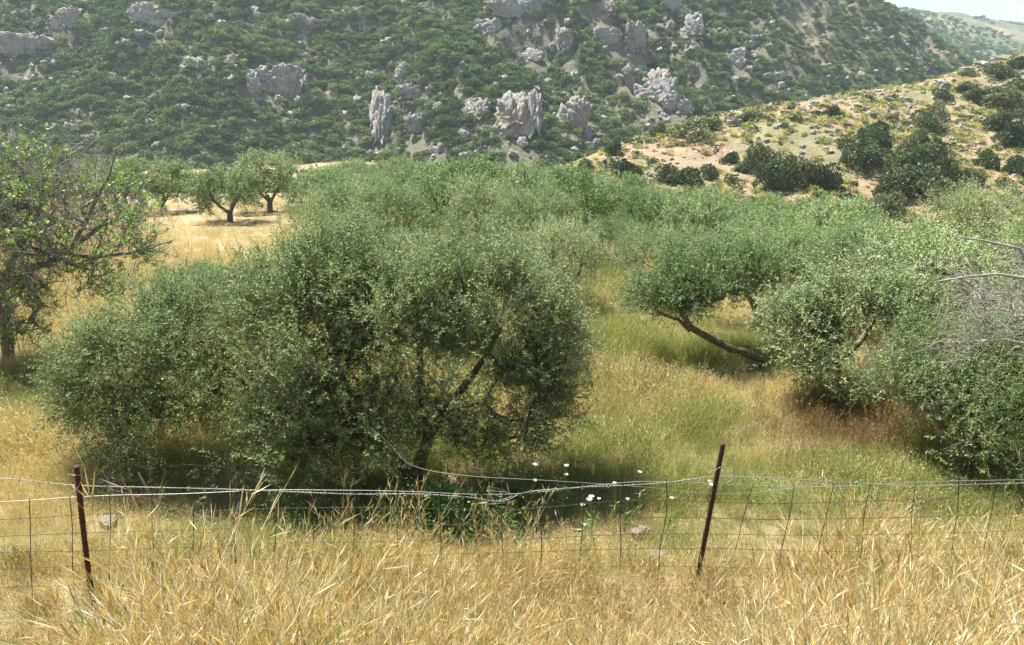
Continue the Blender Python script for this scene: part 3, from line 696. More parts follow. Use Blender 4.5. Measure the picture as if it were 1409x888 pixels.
# mountain shrubs: sample terrain with a density that follows bare streaks and rock
# outcrops seen on the mountain: px, row, width, height, words
RK = [(716, 168, 74, 80, 'largest pale crag low in the middle of the mountain'), (790, 160, 52, 62, 'crag right of the largest pale one'), (530, 160, 46, 74, 'tall pale crag low on the mountain with a scree tail'), (578, 172, 40, 34, 'small crag right of the tall pale low one'), (660, 150, 36, 44, 'narrow crag left of the largest pale one'),
      (372, 112, 84, 50, 'broad grey cliff with a brown shaded face'), (350, 122, 30, 40, 'pale buttress at the left end of the broad grey cliff'), (410, 118, 40, 36, 'right end of the broad grey cliff'), (212, 24, 62, 40, 'rounded white crag near the top left'), (48, 66, 92, 30, 'long low cliff band near the left edge'), (88, 26, 50, 34, 'broken white rocks above the long cliff band'),
      (786, 60, 38, 46, 'bright white crag high right of centre'), (730, 14, 104, 36, 'big grey cliff cut by the top edge'), (672, 38, 56, 30, 'grey cliff below the big one at the top'), (600, 12, 40, 22, 'small cliff near the top edge'), (878, 62, 56, 48, 'pale ragged crag on the right shoulder'), (905, 122, 60, 54, 'grey crag above the ravine on the right'), (935, 145, 46, 30, 'lowest grey crag above the ravine'), (872, 108, 30, 34, 'thin pale rib left of the ravine crags'),
      (553, 100, 24, 34, 'slender pale rock pillar'), (512, 108, 22, 18, 'small white boulder left of the slender pillar'), (575, 128, 44, 30, 'shaded cliff below the slender pillar'), (490, 18, 34, 22, 'grey rock near the top centre-left'), (840, 48, 40, 26, 'white rocks left of the ragged crag'), (735, 80, 46, 20, 'rock shelf in the dense green middle'),
      (345, 20, 34, 22, 'pale rocks right of the rounded white crag'), (420, 30, 40, 20, 'scattered crag high on the left'), (265, 88, 36, 18, 'small shaded outcrop in the green on the left'), (316, 84, 26, 22, 'small grey knob left of the broad cliff'), (105, 158, 40, 14, 'flat pale rocks low on the left'), (1010, 82, 30, 26, 'grey rocks on the right mountain flank'), (1070, 105, 30, 16, 'small grey rock low on the right flank'), (625, 95, 30, 16, 'small ledge in the green centre'),
      (960, 42, 40, 40, 'grey rocks high on the right flank'), (1040, 60, 30, 22, 'small rocks on the right flank'), (935, 15, 60, 28, 'crag at the top right of centre'), (830, 12, 50, 24, 'crag beside the big top cliff'), (250, 150, 26, 16, 'small pale rock low on the left slope'), (640, 190, 30, 20, 'small pale rock at the mountain foot'), (605, 205, 40, 14, 'pale ledge at the mountain foot')]
def rock_mesh(seed, n=30, crack=1.0, sq=.5, mat='cliff'):
    """cube-sphere with vertical cracks, ledges and noise"""
    g = np.linspace(-1, 1, n); a, b = np.meshgrid(g, g, indexing='ij'); o = np.ones_like(a); V = []; Q = []
    for f, (x, y, z) in enumerate([(o, a, b), (-o, b, a), (b, o, a), (a, -o, b), (a, b, o)]):
        V.append(np.stack([x, y, z], -1).reshape(-1, 3))
        i, j = np.meshgrid(np.arange(n - 1), np.arange(n - 1), indexing='ij')
        Q.append(np.stack([i * n + j, (i + 1) * n + j, (i + 1) * n + j + 1, i * n + j + 1], -1).reshape(-1, 4) + f * n * n)
    V = np.concatenate(V); Q = np.concatenate(Q)
    U = nrm(V); U = U * (1 - sq) + V * sq * .75
    s = seed * 9.7
    x, y, z = U.T
    d = .20 * ridged(x * 1.6 + s, y * 1.6, z * .9, s=1, o=2) + .20 * crack * ridged(x * 4 + s, y * 4, z * 2.6, s=2, o=3) + .10 * fbm(x * 9 + s, y * 9, z * 5, s=3, o=3)
    lay = .06 * np.sin(z * 14 + 3 * vn(x * 2, y * 2, s=9))
    V = U * (1 + d + lay - .15)[:, None]
    V[:, 2] += .25 * np.maximum(V[:, 2], 0) * vn(x * 2.2 + s, y * 2.2, s=12)
    m_, inv = np.unique(np.round(V, 5), axis=0, return_inverse=True)
    return mesh('rock', m_, inv.reshape(-1)[Q], M[mat])
def crag_mesh(seed):
    rng = np.random.default_rng(900 + seed); V, Q, n = [], [], 0
    for q in range(5):
        m = rock_mesh(seed * 5 + q, 18, 1.4, .5); v = np.zeros(len(m.vertices) * 3); m.vertices.foreach_get('co', v); v = v.reshape(-1, 3)
        f = np.zeros(len(m.polygons) * 4, np.int32); m.polygons.foreach_get('vertices', f); bpy.data.meshes.remove(m)
        s = np.array([rng.uniform(.35, .6), rng.uniform(.4, .7), rng.uniform(.4, .8)]); a = rng.uniform(-.5, .5)
        v = v * s; v = np.stack([v[:, 0] * math.cos(a) + v[:, 2] * math.sin(a), v[:, 1], v[:, 2] * math.cos(a) - v[:, 0] * math.sin(a)], -1)
        V.append(v + [rng.uniform(-.6, .6), rng.uniform(-.15, .15), rng.uniform(-.55, .5)]); Q.append(f.reshape(-1, 4) + n); n += len(v)
    return mesh('rock', np.concatenate(V), np.concatenate(Q), M['cliff'])
crag = [crag_mesh(k) for k in range(9)]
RP = []
for i, (px, row, w, h, words) in enumerate(RK):
    p = hit(px, row + h * .38, mountain, 205, 640)
    if p is None: continue
    k = depth(px, row, p[1]) / FPX
    o = obj('rock_outcrop', crag[i % len(crag)], None, p - np.array([0, 0, 0]) + [0, h * k * .30, h * k * .30])
    o.scale = (w * k / 2 * 1.02, h * k * .24, h * k / 2 * 1.06); o.rotation_euler = (-.4 + R.normal(0, .12), R.normal(0, .22), R.uniform(-.7, .7))
    tag(o, 'grey limestone outcrop, ' + words, 'rock outcrop', 'limestone outcrops on the mountain'); RP.append((p[0], p[1], w * k / 2))
RP = np.array(RP)
for px, row, w, h, words in [(1352, 91, 26, 8, 'row of pale slabs on the crest at the right'), (1330, 98, 22, 8, 'left slab of the crest row'), (1378, 97, 20, 7, 'lower slab of the crest row'), (1295, 119, 22, 12, 'pale block at the head of the bush gully'), (1012, 158, 20, 6, 'small rocks on the left crest'), (1120, 144, 16, 6, 'small rock on the open crest'), (800, 246, 20, 12, 'brown rock at the left tip'), (1010, 172, 24, 10, 'rock on the left shoulder')]:
    p = hit(px, row, hill, 60, 230)
    if p is None: continue
    k = depth(px, row, p[1]) / FPX
    o = obj('boulder', rock_mesh(40 + px % 7, 14, .5, .5, 'hillrock'), None, p + [0, 0, h * k * .15]); o.scale = (w * k / 2, w * k / 2.4, h * k * .6)
    o.rotation_euler = (0, R.normal(0, .2), R.uniform(0, 3)); tag(o, 'boulder, ' + words, 'boulder', 'boulders on the stony hill')
def vis(P):
    d = P - [0, 0, CAMZ]; zc = d[:, 1] * CP - d[:, 2] * SP
    return 704.5 + FPX * d[:, 0] / zc, 444 - FPX * (d[:, 1] * SP + d[:, 2] * CP) / zc, zc
n = 170000
x = R.uniform(-400, 470, n); yy = 225 + 440 * R.random(n) ** 1.1
P = np.stack([x, yy, mountain(x, yy)], -1); px, py, zc = vis(P)
ok = (px > -160) & (px < 1440) & (py < 262) & (py > -90)
P, px, py = P[ok], px[ok], py[ok]
den = 1.3 + .40 * fbm(P[:, 0] / 34, P[:, 1] / 34, s=71, o=3) - .38 * np.clip(ridged(P[:, 0] / 30 + P[:, 1] / 70, P[:, 1] / 90, s=72, o=2) - .55, 0, 2)
for a in RP: den -= 1.0 * (np.hypot((P[:, 0] - a[0]) / (a[2] * .8), (P[:, 1] - a[1] + a[2] * .5) / (a[2] * .8)) < 1)
streaks = [(215, 170, 12), (195, 190, 10), (430, 190, 14), (30, 150, 30), (120, 150, 24), (480, 205, 20), (570, 190, 26), (870, 90, 14), (1080, 70, 24), (1110, 30, 22), (1190, 40, 14), (880, 165, 16), (1240, 48, 14), (1268, 58, 12), (1300, 72, 10), (705, 205, 40)]
for a, b, r in streaks: den -= .75 * np.exp(-(((px - a) / r) ** 2 + ((py - b) / (r * 1.5)) ** 2))
keep = R.random(len(P)) < den * .50
P, px, py = P[keep], px[keep], py[keep]
sz = (.85 + 2.3 * R.random(len(P)) ** 1.9) * (1 - .25 * ss(800, 1200, px)); hz = sz * R.uniform(.6, .95, len(P))
order = np.argsort(-(sz / P[:, 1]) * ((px > 20) & (px < 1390) & (py > 10) & (py < 225)) )
top = order[:235]; rest = order[235:]
where = lambda a: 'left part of the' if a < 470 else ('middle of the' if a < 940 else 'right flank of the')
for q in top:
    wd = where(px[q]); hi_ = 'low on the' if py[q] > 120 else 'high on the'
    shrub(P[q] - [0, 0, .4], sz[q], hz[q], mtn_s, 'dark green maquis shrub %s %s mountain' % (hi_, wd), 'maquis shrubs %s %s mountain' % (hi_, wd))
print('mountain shrubs', len(rest), 'olives', NOLIVE)
scatter('maquis_shrubbery', P[rest] - [0, 0, .4], mtn_s, 'dense dark green maquis covering the mountain', np.stack([sz[rest], sz[rest], hz[rest]], -1), .1)
# loose grey stones and scree on the mountain
n = 13000; x = R.uniform(-380, 460, n); yy = 225 + 400 * R.random(n); P = np.stack([x, yy, mountain(x, yy)], -1); px, py, zc = vis(P)
den = .35 + .5 * fbm(x / 40, yy / 40, s=81, o=2)
for a in RP: den += 1.2 * (np.hypot((x - a[0]) / (a[2] * 1.7), (yy - a[1] + a[2]) / (a[2] * 1.9)) < 1)
ok = (R.random(n) < den) & (px > -100) & (px < 1440) & (py > -50) & (py < 260); P = P[ok] + [0, 0, .35]
sm = [rock_mesh(60 + k, 7, .8, .5) for k in range(4)]
sz_ = .40 + 1.3 * R.random(len(P)) ** 3
scatter('scree', P, sm, 'grey limestone scree and stones scattered on the mountain', np.stack([sz_, sz_, sz_ * R.uniform(.6, 1.5, len(P))], -1), .3)
# far ridge dots
n = 9000; x = R.uniform(100, 1500, n); yy = R.uniform(700, 1500, n); P = np.stack([x, yy, farridge(x, yy)], -1); px, py, zc = vis(P)
ok = (px > 1050) & (px < 1440) & (R.random(n) < .5 + .9 * fbm(x / 90, yy / 90, s=91)); P = P[ok]
scatter('distant_maquis', P, far_s, 'tiny trees and bushes dotted over the far ridge', R.uniform(1.8, 4.2, len(P)))
# orchard rows on the far ridge
c = hit(1320, 52, farridge, 640, 1500)
if c is not None:
    gx, gy = np.meshgrid(np.arange(-8, 9) * 9.0, np.arange(-6, 7) * 15.0); gx = gx.ravel() + c[0] + R.normal(0, .8, gx.size); gy = gy.ravel() + c[1] + R.normal(0, 1, gy.size)
    scatter('distant_orchard', np.stack([gx, gy, farridge(gx, gy)], -1), far_s, 'rows of tiny orchard trees on the far ridge', R.uniform(2.2, 3.2, gx.size))

# hill ground cover: tussocks, low bushes, stones
def blades(rng, n, h, w, lean, segs=3, rad=.1, tl=.5, tv=.2, head=0.0, curve=.35):
    mb = MB(); a = rng.uniform(0, 6.283, n); P = np.stack([rng.normal(0, rad, n), rng.normal(0, rad, n), np.full(n, -.02)], -1)
    H = h * rng.uniform(.55, 1.15, n); la = rng.uniform(.1, 1, n) * lean
    d = np.stack([np.cos(a), np.sin(a), np.zeros(n)], -1); s = np.stack([-np.sin(a + rng.normal(0, .6, n)), np.cos(a), np.zeros(n)], -1)
    t = np.linspace(0, 1, segs + 1)
    c = P[:, None] + np.array([0, 0, 1.]) * (H[:, None] * t * np.cos(la)[:, None])[..., None] + d[:, None] * (H[:, None] * (t * np.sin(la)[:, None] + curve * la[:, None] * t ** 2.5))[..., None] - np.array([0, 0, 1.]) * (H[:, None] * curve * .5 * la[:, None] * t ** 3)[..., None]
    ww = w * (1 - t ** 1.5 * .85)
    V = np.stack([c - s[:, None] * ww[None, :, None] / 2, c + s[:, None] * ww[None, :, None] / 2], 2).reshape(-1, 3)
    m = (segs + 1) * 2; q = np.array([[2 * i, 2 * i + 1, 2 * i + 3, 2 * i + 2] for i in range(segs)])
    Q = (np.arange(n)[:, None, None] * m + q[None]).reshape(-1, 4)
    tt = np.repeat(np.clip(tl + rng.normal(0, tv, n), 0, 1), segs)
    mb.add(V, Q, tt); return mb, c, H, tt[::segs]
def tuft(seed, n, h, w, lean, mat, segs=3, rad=.1, tl=.5, tv=.2, spik=0, sl=.05, sw=.006, part=(.55, 1.0), curve=.35):
    rng = np.random.default_rng(seed); mb, c, H, tt = blades(rng, n, h, w, lean, segs, rad, tl, tv, curve=curve)
    if spik:
        k = n * spik; t = rng.uniform(part[0], part[1], (n, spik)) * segs; i = np.minimum(t.astype(int), segs - 1); f = (t - i)[..., None]
        a = np.take_along_axis(c, i[..., None], 1); b = np.take_along_axis(c, i[..., None] + 1, 1)
        pos = (a * (1 - f) + b * f).reshape(k, 3); dr = nrm((b - a).reshape(k, 3)); ld = nrm(dr + rng.normal(0, .36, (k, 3)))
        V, Q = leafquads(pos, ld, rng.normal(size=(k, 3)), sl * rng.uniform(.6, 1.4, k), sw * rng.uniform(.7, 1.3, k))
        mb.add(V, Q, np.clip(np.repeat(tt, spik) + rng.normal(.08, .2, k), 0, 1))
    return mb.mesh('tuft', M[mat])
n = 16000; x = R.uniform(0, 175, n); yy = R.uniform(70, 185, n); z = hill(x, yy); P = np.stack([x, yy, z], -1); px, py, zc = vis(P)
ok = (z > field(x, yy) - .2) & (px < 1450) & (px > 700); P, px = P[ok], px[ok]
tus = [tuft(400 + k, 60, .8, .10, .9, 'hay', 2, .25, .45, .25) for k in range(3)] + [proto_shrub(410 + k, 110, .4, .26, .55, 'shrub', 4) for k in range(2)] + [proto_shrub(415 + k, 90, .4, .26, .5, 'green', 4) for k in range(2)]
w = np.where(R.random(len(P)) < .5, R.integers(0, 3, len(P)), np.where(R.random(len(P)) < .45, R.integers(3, 5, len(P)), R.integers(5, 7, len(P))))
dn = .55 + .6 * fbm(P[:, 0] / 12, P[:, 1] / 12, s=95, o=3); k = R.random(len(P)) < dn
scatter('tussocks', P[k], tus, 'low tussocks and dwarf scrub over the stony hill', R.uniform(.35, 1.05, k.sum()), .15, w[k])
n = 5000; x = R.uniform(0, 175, n); yy = R.uniform(75, 185, n); z = hill(x, yy); P = np.stack([x, yy, z], -1)
hs = [rock_mesh(70 + k, 6, .5, .5, 'hillrock') for k in range(3)]
k = R.random(n) < .4 + .6 * fbm(x / 10, yy / 10, s=96, o=2)
scatter('hill_stones', P[k], hs, 'pale stones strewn over the hillside', R.uniform(.12, .5, k.sum()), .3)

# ------------------------------------------------------------------ field grass
def under(px, py, spots):
    r = np.zeros_like(px)
    for a, b, rx, ry in spots: r = np.maximum(r, np.exp(-(((px - a) / rx) ** 2 + ((py - b) / ry) ** 2)))
    return r
hayp = [tuft(500 + k, 30, .42, .0045, .45, 'hay', 3, .10, .55, .2, 5, .035, .007) for k in range(4)]
grnp = [tuft(520 + k, 34, .42, .005, .5, 'green', 3, .10, .45, .2, 3, .035, .006) for k in range(4)]
rusp = [tuft(540 + k, 30, .5, .0045, .35, 'rust_grass', 3, .10, .5, .2, 7, .03, .008) for k in range(3)]
GP = hayp + grnp + rusp
def field_pts(y0, y1, n, sc):
    v = R.random(n); y = y0 + (y1 - y0) * v; x = R.uniform(-1, 1, n) * (y * .80 + 1.2)
    P = np.stack([x, y, field(x, y)], -1); px, py, zc = vis(P)
    g = .26 + .45 * fbm(x / 2.2, y / 2.2, s=101, o=3)
    g = g + 1.1 * under(px, py, [(930, 500, 110, 60), (800, 620, 150, 80), (650, 640, 200, 90), (960, 610, 90, 60), (1000, 690, 150, 60), (840, 450, 60, 70), (1180, 640, 140, 60), (790, 330, 50, 60), (420, 700, 150, 60), (80, 560, 90, 40), (1340, 700, 100, 40)])
    g = g - .6 * under(px, py, [(1010, 545, 160, 28), (300, 320, 110, 40), (60, 640, 90, 80)])
    near3 = under(px, py, [(1030, 520, 40, 22)])
    ru = under(px, py, [(1170, 600, 110, 35), (1130, 580, 60, 20)]) + .25 * under(px, py, [(860, 540, 60, 14)])
    idx = np.where(R.random(n) < g, 4 + R.integers(0, 4, n), R.integers(0, 4, n)); idx = np.where(R.random(n) < ru * .8, 8 + R.integers(0, 3, n), idx)
    # bare, mown-looking patches keep short grass
    short = under(px, py, [(300, 320, 130, 40), (40, 530, 90, 25)])
    deep = under(px, py, [(420, 700, 240, 45), (640, 690, 230, 50), (760, 660, 120, 60)])
    s = sc * R.uniform(.6, 1.25, n) * (1 - .55 * short) * (1 - .6 * near3) * (1 - .5 * deep) * (1 - .45 * ss(6.6, 5.6, y)) * (.8 + .45 * fbm(x / 1.1, y / 1.1, s=131, o=2)); return P, idx, s
parts = [field_pts(4.7, 9, 9000, .95), field_pts(9, 16, 11000, 1.0), field_pts(16, 30, 9000, 1.25), field_pts(30, 60, 7000, 1.7)]
scatter('meadow_grass', np.concatenate([a[0] for a in parts]), GP, 'straw and green meadow grass between the olive trees', np.concatenate([a[2] for a in parts]), .1, np.concatenate([a[1] for a in parts]))

# tall golden grass on the bank in front of and along the fence
gold = [tuft(600 + k, 9, .74, .0046, .42, 'straw', 6, .07, [.45, .6, .9, .5, .66, .22, .62, .4][k % 8], .2, 16, .080, .0038, (.3, 1.0), .42) for k in range(8)]
gold += [tuft(620 + k, 20, .46, .0048, .8, 'straw', 4, .10, [.3, .85, .55][k % 3], .2, 2, .07, .006, (.3, 1.), .5) for k in range(4)]
n = 4700; y = R.uniform(1.6, 4.9, n); x = R.uniform(-1, 1, n) * (y * .85 + .7)
P = np.stack([x, y, field(x, y)], -1); px, py, zc = vis(P)
h = 1.06 - .30 * ss(.3, -.9, fbm(x * .9, x * 0 + 3, s=111, o=2)) - .15 * np.exp(-((px - 850) / 130) ** 2) - .35 * ss(170, 20, px) + .10 * ss(1000, 1200, px)
pat0 = fbm(x * 1.1, y * .8, s=117, o=2); cap = np.clip(CAMZ - y * .765 - P[:, 2], .25, 1.2) / .74; s = np.where(y < 4.2, np.minimum(h * R.uniform(.6, 1.05, n), cap * R.uniform(.7, 1.36 + .5 * (pat0 > .05) + .12 * (px > 1000), n)) * (1 - .72 * np.exp(-((px - 128) / 34) ** 2) - .35 * np.exp(-((px - 958) / 24) ** 2)), R.uniform(.4, 1.02, n) * h * .98 * (.6 + .5 * (pat0 > -.1))); idx = np.where(R.random(n) < .62, R.integers(0, 8, n), 8 + R.integers(0, 4, n))
pat = fbm(x * 1.3, y * 1.6, s=113, o=2); keep = R.random(n) < (.80 - .45 * ss(4.2, 4.7, y)) * (.5 + .75 * ss(-.45, .25, pat)); s = s * (.8 + .25 * ss(-.4, .4, pat))
scatter('tall_dry_grass', P[keep], gold, 'tall golden seeding grass along the fence and roadside bank', s[keep], .16, idx[keep])
n = 3000; y = R.uniform(1.5, 5.0, n); x = R.uniform(-1, 1, n) * (y * .85 + .7)
scatter('bank_grass', np.stack([x, y, field(x, y)], -1), GP, 'short greenish grass between the tall tufts on the bank', R.uniform(.3, .6, n), .2)

# ------------------------------------------------------------------ wild plants in the shade behind the fence
def umbel(seed):
    rng = np.random.default_rng(seed); st, fl = MB(), MB(); H = rng.uniform(.42, .6)
    V, Q = tube([(0, 0, -.02), (.02, .01, H * .5), (.03, -.01, H)], [.003, .0025, .002], 4); st.add(V, Q)
    top = np.array([.03, -.01, H]); m = 22
    a = np.arange(m) * 2.4; r = .020 * np.sqrt((np.arange(m) + .5) / m); E = top + np.stack([np.cos(a) * r, np.sin(a) * r, .022 - r * .2], -1)
    for e in E[::2]: V, Q = tube([top, e], [.0009, .0007], 3); st.add(V, Q)
    V, Q = leafquads(E - [.006, 0, 0], np.tile([1., 0, .1], (m, 1)) + rng.normal(0, .3, (m, 3)), np.tile([0, 0, 1.], (m, 1)) + rng.normal(0, .2, (m, 3)), np.full(m, .008), np.full(m, .008)); fl.add(V, Q)
    k = 26; t = rng.uniform(.05, .7, k); P = np.stack([.02 * t, .01 * t, H * t], -1)
    lf = MB(); V, Q = leafquads(P, rng.normal(size=(k, 3)) + [0, 0, .6], rng.normal(0, .4, (k, 3)) + [0, 0, 1], rng.uniform(.05, .1, k), np.full(k, .012)); lf.add(V, Q, rng.uniform(.2, .8, k))
    return st.mesh('stem', M['green']), fl.mesh('flower_head', M['flower']), lf.mesh('leaves', M['herb'])
UM = [umbel(k) for k in range(4)]
ucount = 0
for cx, cy, rx, ry, nn, words in [(690, 668, 60, 18, 12, 'by the barbed wire kink'), (800, 680, 75, 24, 20, 'in the shaded grass right of the kink'), (600, 660, 50, 14, 9, 'beside the trunk of the broad olive'), (930, 690, 60, 20, 8, 'in the green grass left of the leaning post'), (745, 735, 70, 16, 8, 'low behind the golden grass')]:
    for q in range(max(3, nn // 2)):
        p = gp(cx + R.normal(0, rx * .6), cy + 38 + R.normal(0, ry * .6))
        if p is None: continue
        st_, fl_, lf_ = UM[q % 4]; s = R.uniform(.75, 1.2)
        e = empty('wild_carrot', p, R.uniform(0, 6), 'white flowered wild carrot ' + words, 'flower', 'white wild carrot flowers ' + words, s)
        obj('stem', st_, e); obj('flower_head', fl_, e); obj('leaves', lf_, e); ucount += 1
# leafy green herb clumps under the tree
def herb(seed, n=800, r=.26):
    rng = np.random.default_rng(seed); P = np.stack([rng.normal(0, r * .6, n), rng.normal(0, r * .6, n), np.abs(rng.normal(0, r * .8, n)) + .02], -1)
    V, Q = leafquads(P, rng.normal(0, .7, (n, 3)) + [0, 0, .7], rng.normal(0, .5, (n, 3)) + [0, 0, 1], rng.uniform(.02, .05, n), rng.uniform(.008, .018, n))
    return mesh('foliage', V, Q, M['herb'], rng.uniform(.1, .95, n))
HM = [herb(k) for k in range(3)]
for k, (px, row, s, words) in enumerate([(590, 738, 1.2, 'bright leafy, below the kinked barbed wire'), (632, 742, 1.25, 'largest bright green, right of the trunk foot'), (560, 735, .9, 'low, left of the brightest clump'), (665, 748, 1.0, 'right of the brightest clump'), (610, 725, 1.0, 'behind the brightest clump'), (480, 735, .8, 'dark, in the deepest shade'), (530, 745, .8, 'dark, left below the trunk'), (700, 760, .8, 'small, under the grass tangle'), (400, 745, .7, 'left end of the shaded row'), (1180, 712, .8, 'small, in the shade of the right olive'), (1060, 700, .7, 'small, right of the leaning post')]):
    p = gp(px, row); e = empty('leafy_weed', p, k, 'leafy weed clump, ' + words, 'weed', 'leafy weeds behind the fence', s); obj('foliage', HM[k % 3], e)

# stones lying in the field
for px, row, w, h, words in [(160, 670, 54, 20, 'flat white stone in the dry grass behind the left post'), (150, 722, 34, 14, 'small grey stone below the flat white one'), (1015, 598, 46, 12, 'flat pale stone in the grass behind the leaning post'), (905, 776, 34, 22, 'upright pinkish stone low behind the fence'), (560, 700, 30, 14, 'grey stone at the foot of the broad olive'), (880, 745, 30, 20, 'small pale stone left of the upright one')]:
    p = gp(px, row); k = depth(px, row, p[1]) / FPX
    o = obj('stone', rock_mesh(80 + px % 9, 12, .3, .55, 'stone'), None, p + [0, 0, h * k * .25]); o.scale = (w * k / 2, w * k / 3, h * k * .5); o.rotation_euler = (0, 0, px); tag(o, words, 'stone')

# ------------------------------------------------------------------ fence
fe = empty('wire_fence', (0, 4.3, gz(field, 0, 4.3)), 0, 'sagging sheep-wire fence with barbed top strand on two rusty iron posts', 'fence')
FB = np.array(fe.location)
def fD(px): return 4.2 + (px - 105) * (4.47 - 4.2) / 890
def fp(px, py): return at(px, py, fD(px)) - FB
def spline(pts, per=8):
    pts = np.array(pts, float); n = len(pts); t = np.linspace(0, n - 1, (n - 1) * per + 1)
    ext = np.concatenate([2 * pts[:1] - pts[1:2], pts, 2 * pts[-1:] - pts[-2:-1]]); out = []
    for u in t:
        i = min(int(u), n - 2); f = u - i; a, b, c, d = ext[i:i + 4]
        out.append(.5 * ((2 * b) + (c - a) * f + (2 * a - 5 * b + 4 * c - d) * f * f + (3 * b - 3 * c + d - a) * f ** 3))
    return np.array(out)
def post(pts, r, drop=.35):
    P = [fp(*q) for q in pts]; P.append(P[-1] + (P[-1] - P[-2]) / np.linalg.norm(P[-1] - P[-2]) * drop)
    P = spline(P, 90); L = np.cumsum(np.r_[0, np.linalg.norm(np.diff(P, axis=0), axis=1)])
    rr = r * (1 + .17 * (np.sin(L / .012 * math.pi) > .3)); V, Q = tube(P, rr, 10, True)
    mb = MB(); mb.add(V, Q); return mb.mesh('post', M['rust'])
obj('post', post([(105, 642), (119, 765), (135, 885)], .0155), fe)
obj('post', post([(995, 611), (972, 730), (950, 845)], .0155), fe)
sp_ = gp(24, 776); mb = MB(); V, Q = tube([(0, 0, -.1), (.005, 0, .05), (0, 0, .13)], .013, 8, True); mb.add(V, Q); tag(obj('stake', mb.mesh('stake', M['rust']), None, sp_), 'short rusty stake stub in the dry grass left of the left post', 'stake')
def wire(name, pts, r, mat, n=5, per=8, parent=None, jit=0.0):
    P = spline([fp(*q[:2]) + np.array([0, q[2] if len(q) > 2 else 0, 0]) for q in pts], per)
    if jit: P = P + R.normal(0, jit, P.shape)
    mb = MB(); V, Q = tube(P, r, n); mb.add(V, Q); return obj(name, mb.mesh(name, mat, True), parent or fe), P
# barbed wire: two strands twisted, barbs as sub-parts
BW = [(-120, 652), (0, 658), (106, 668), (220, 671), (330, 674), (480, 680), (570, 680), (640, 684), (690, 690), (722, 678), (780, 672), (860, 668), (920, 664), (987, 656), (1080, 659), (1150, 663), (1250, 669), (1330, 667), (1409, 665), (1560, 662)]
P = spline([fp(*q) for q in BW], 24); L = np.cumsum(np.r_[0, np.linalg.norm(np.diff(P, axis=0), axis=1)])
tt = np.linspace(0, L[-1], 900); P = np.stack([np.interp(tt, L, P[:, i]) for i in range(3)], -1)
mb = MB()
for s in (0, math.pi):
    off = .0025 * np.stack([0 * tt, np.cos(tt * 130 + s), np.sin(tt * 130 + s)], -1); V, Q = tube(P + off, .0015, 4); mb.add(V, Q)
bw = obj('barbed_wire', mb.mesh('barbed_wire', M['wire'], True), fe)
bb = MB()
for s in range(3): V, Q = tube([(.006 * q / 5 - .003, .006 * math.cos(q * 1.57 + s), .006 * math.sin(q * 1.57 + s)) for q in range(6)], .0018, 4); bb.add(V, Q)
for a in (0.6, 2.2, 3.8, 5.3): V, Q = tube([(0, .004 * math.cos(a), .004 * math.sin(a)), (.012 * math.sin(a * 3), .02 * math.cos(a), .02 * math.sin(a))], [.0017, .0008], 4); bb.add(V, Q)
bme = bb.mesh('barb', M['wire'])
for q in range(12, 900, 19):
    o = obj('barb', bme, bw, P[q]); o.rotation_euler = (R.uniform(0, 6), 0, R.normal(0, .15))
# mesh wires
def srow(px, h):  # photo row of a point h metres above the fence foot, only used to shape the sag
    D = fD(px); d = np.array([0, D, h - CAMZ]); zc = d[1] * CP - d[2] * SP; return 444 - FPX * (d[1] * SP + d[2] * CP) / zc
HW = [1.13, 1.0, .87, .74, .61, .46, .30, .14]
XS = list(range(-140, 1600, 60))
def wav(px, k): return .022 * float(fbm(px / 260., k * .35, s=121, o=2)) - .07 * math.exp(-((px - 700) / 130) ** 2) * (k < 4) * (1 - k * .2) - .10 * float(ss(820, 1200, px))
for k, h in enumerate(HW):
    wire('line_wire', [(px, srow(px, h + wav(px, k))) for px in XS], .0021, M['wire'] if k < 1 else M['oldwire'], 4, 5)
SX = [(-105, 0), (-50, 0), (40, 2), (97, 4), (150, 0), (208, 0), (266, -2), (322, 2), (380, -2), (430, 2), (488, -3), (546, 0), (604, 3), (634, 0), (690, 3), (745, 0), (801, -1), (856, -2), (919, -13), (1036, -34), (1092, -22), (1148, -28), (1200, -20), (1262, -14), (1320, -12), (1372, -22), (1430, -15), (1490, -14)]
for px, dx in SX:
    pts = []
    for i, h in enumerate([1.14, .9, .65, .4, .1]):
        x = px + dx * i / 3 + R.normal(0, 1.2); pts.append((x, srow(x, h + (wav(x, i) if i < 4 else 0)), .004))
    wire('stay_wire', pts, .003, M['oldwire'], 4, 4)
wire('loose_wire', [(500, 613, .25), (530, 632, .2), (566, 654, .12), (640, 660, .05), (760, 665, .03), (880, 672, .02), (1000, 682, .02), (1120, 672, .02), (1250, 669, .02)], .0017, M['wire'], 4)
wire('loose_wire', [(150, 676, .02), (200, 700, .1), (240, 720, .15), (290, 740, .2)], .0016, M['wire'], 4)
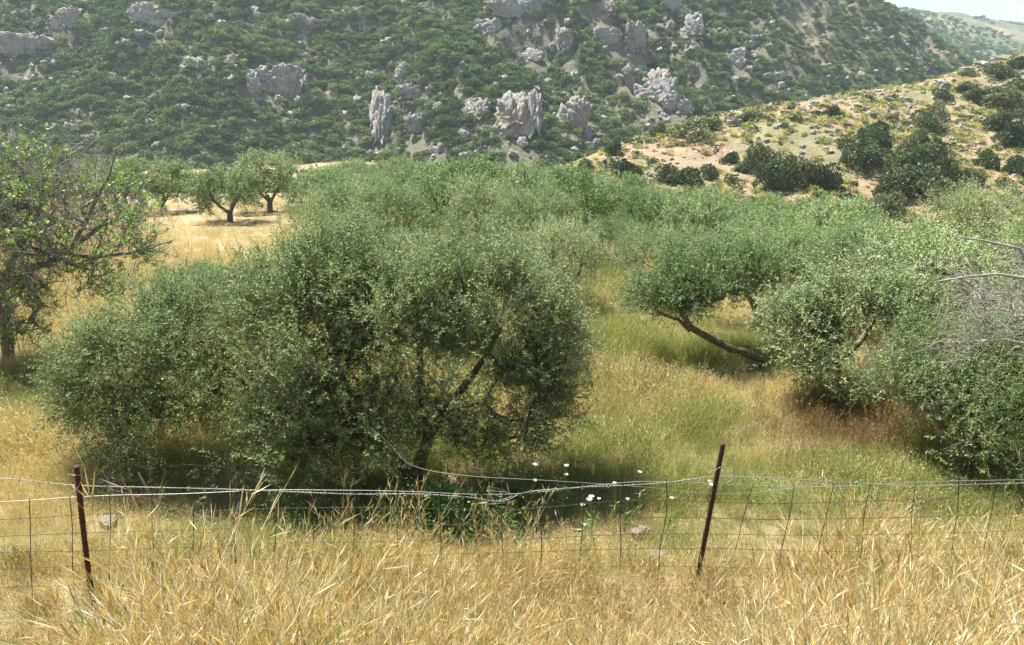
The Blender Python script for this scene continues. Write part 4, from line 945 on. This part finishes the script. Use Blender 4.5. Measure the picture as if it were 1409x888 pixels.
wire('tie_wire', [(88, 643, -.02), (100, 650, -.03), (116, 652, -.03), (110, 668, -.03), (96, 670, .02), (112, 675, -.03)], .0016, M['wire'], 4)
wire('tie_wire', [(975, 655, -.02), (990, 640, -.03), (1008, 652, -.03), (995, 662, -.03), (978, 664, .02)], .0016, M['wire'], 4)
tw = [(690 + R.normal(0, 14), 686 + R.normal(0, 8), R.normal(0, .02)) for _ in range(14)]
wire('wire_tangle', tw, .0016, M['wire'], 4)
# stick leaning behind the left post
mb = MB(); V, Q = tube([at(190, 650, 5.2), at(203, 675, 5.15), at(216, 704, 5.1)], [.008, .01, .011], 6); o_ = at(216, 704, 5.1); mb.add(V - o_, Q)
tag(obj('stick', mb.mesh('stick', M['bark'], True), None, o_), 'dark stick poking up behind the fence right of the left post', 'stick')

# ------------------------------------------------------------------ haze
hz_m = bpy.data.materials.new('haze_air'); hz_m.use_nodes = True; nt = hz_m.node_tree; nt.nodes.clear()
pv = nt.nodes.new('ShaderNodeVolumePrincipled'); ou = nt.nodes.new('ShaderNodeOutputMaterial')
pv.inputs['Color'].default_value = (.70, .86, 1.0, 1); pv.inputs['Density'].default_value = .00019; pv.inputs['Anisotropy'].default_value = .2
nt.links.new(pv.outputs[0], ou.inputs['Volume'])
zmin = min(min(v.co.z for v in bpy.data.objects[n].data.vertices) for n in ('ground', 'mountain', 'far_ridge', 'farthest_ridge', 'hill')) - 3
zmax = max(max(v.co.z for v in bpy.data.objects[n].data.vertices) for n in ('ground', 'mountain', 'far_ridge', 'farthest_ridge', 'hill')) + 12
hv = [(x, y, z) for x in (-2700, 3300) for y in (-450, 3300) for z in (zmin, zmax)]
ho = obj('haze', mesh('haze', hv, [(0, 1, 3, 2), (4, 6, 7, 5), (0, 4, 5, 1), (2, 3, 7, 6), (0, 2, 6, 4), (1, 5, 7, 3)], hz_m))
tag(ho, 'thin summer haze over the valley', None, None, 'stuff')
print('objects', len(bpy.data.objects), 'tris', sum(len(m.polygons) * 2 for m in bpy.data.meshes), 'haze z', zmin, zmax)
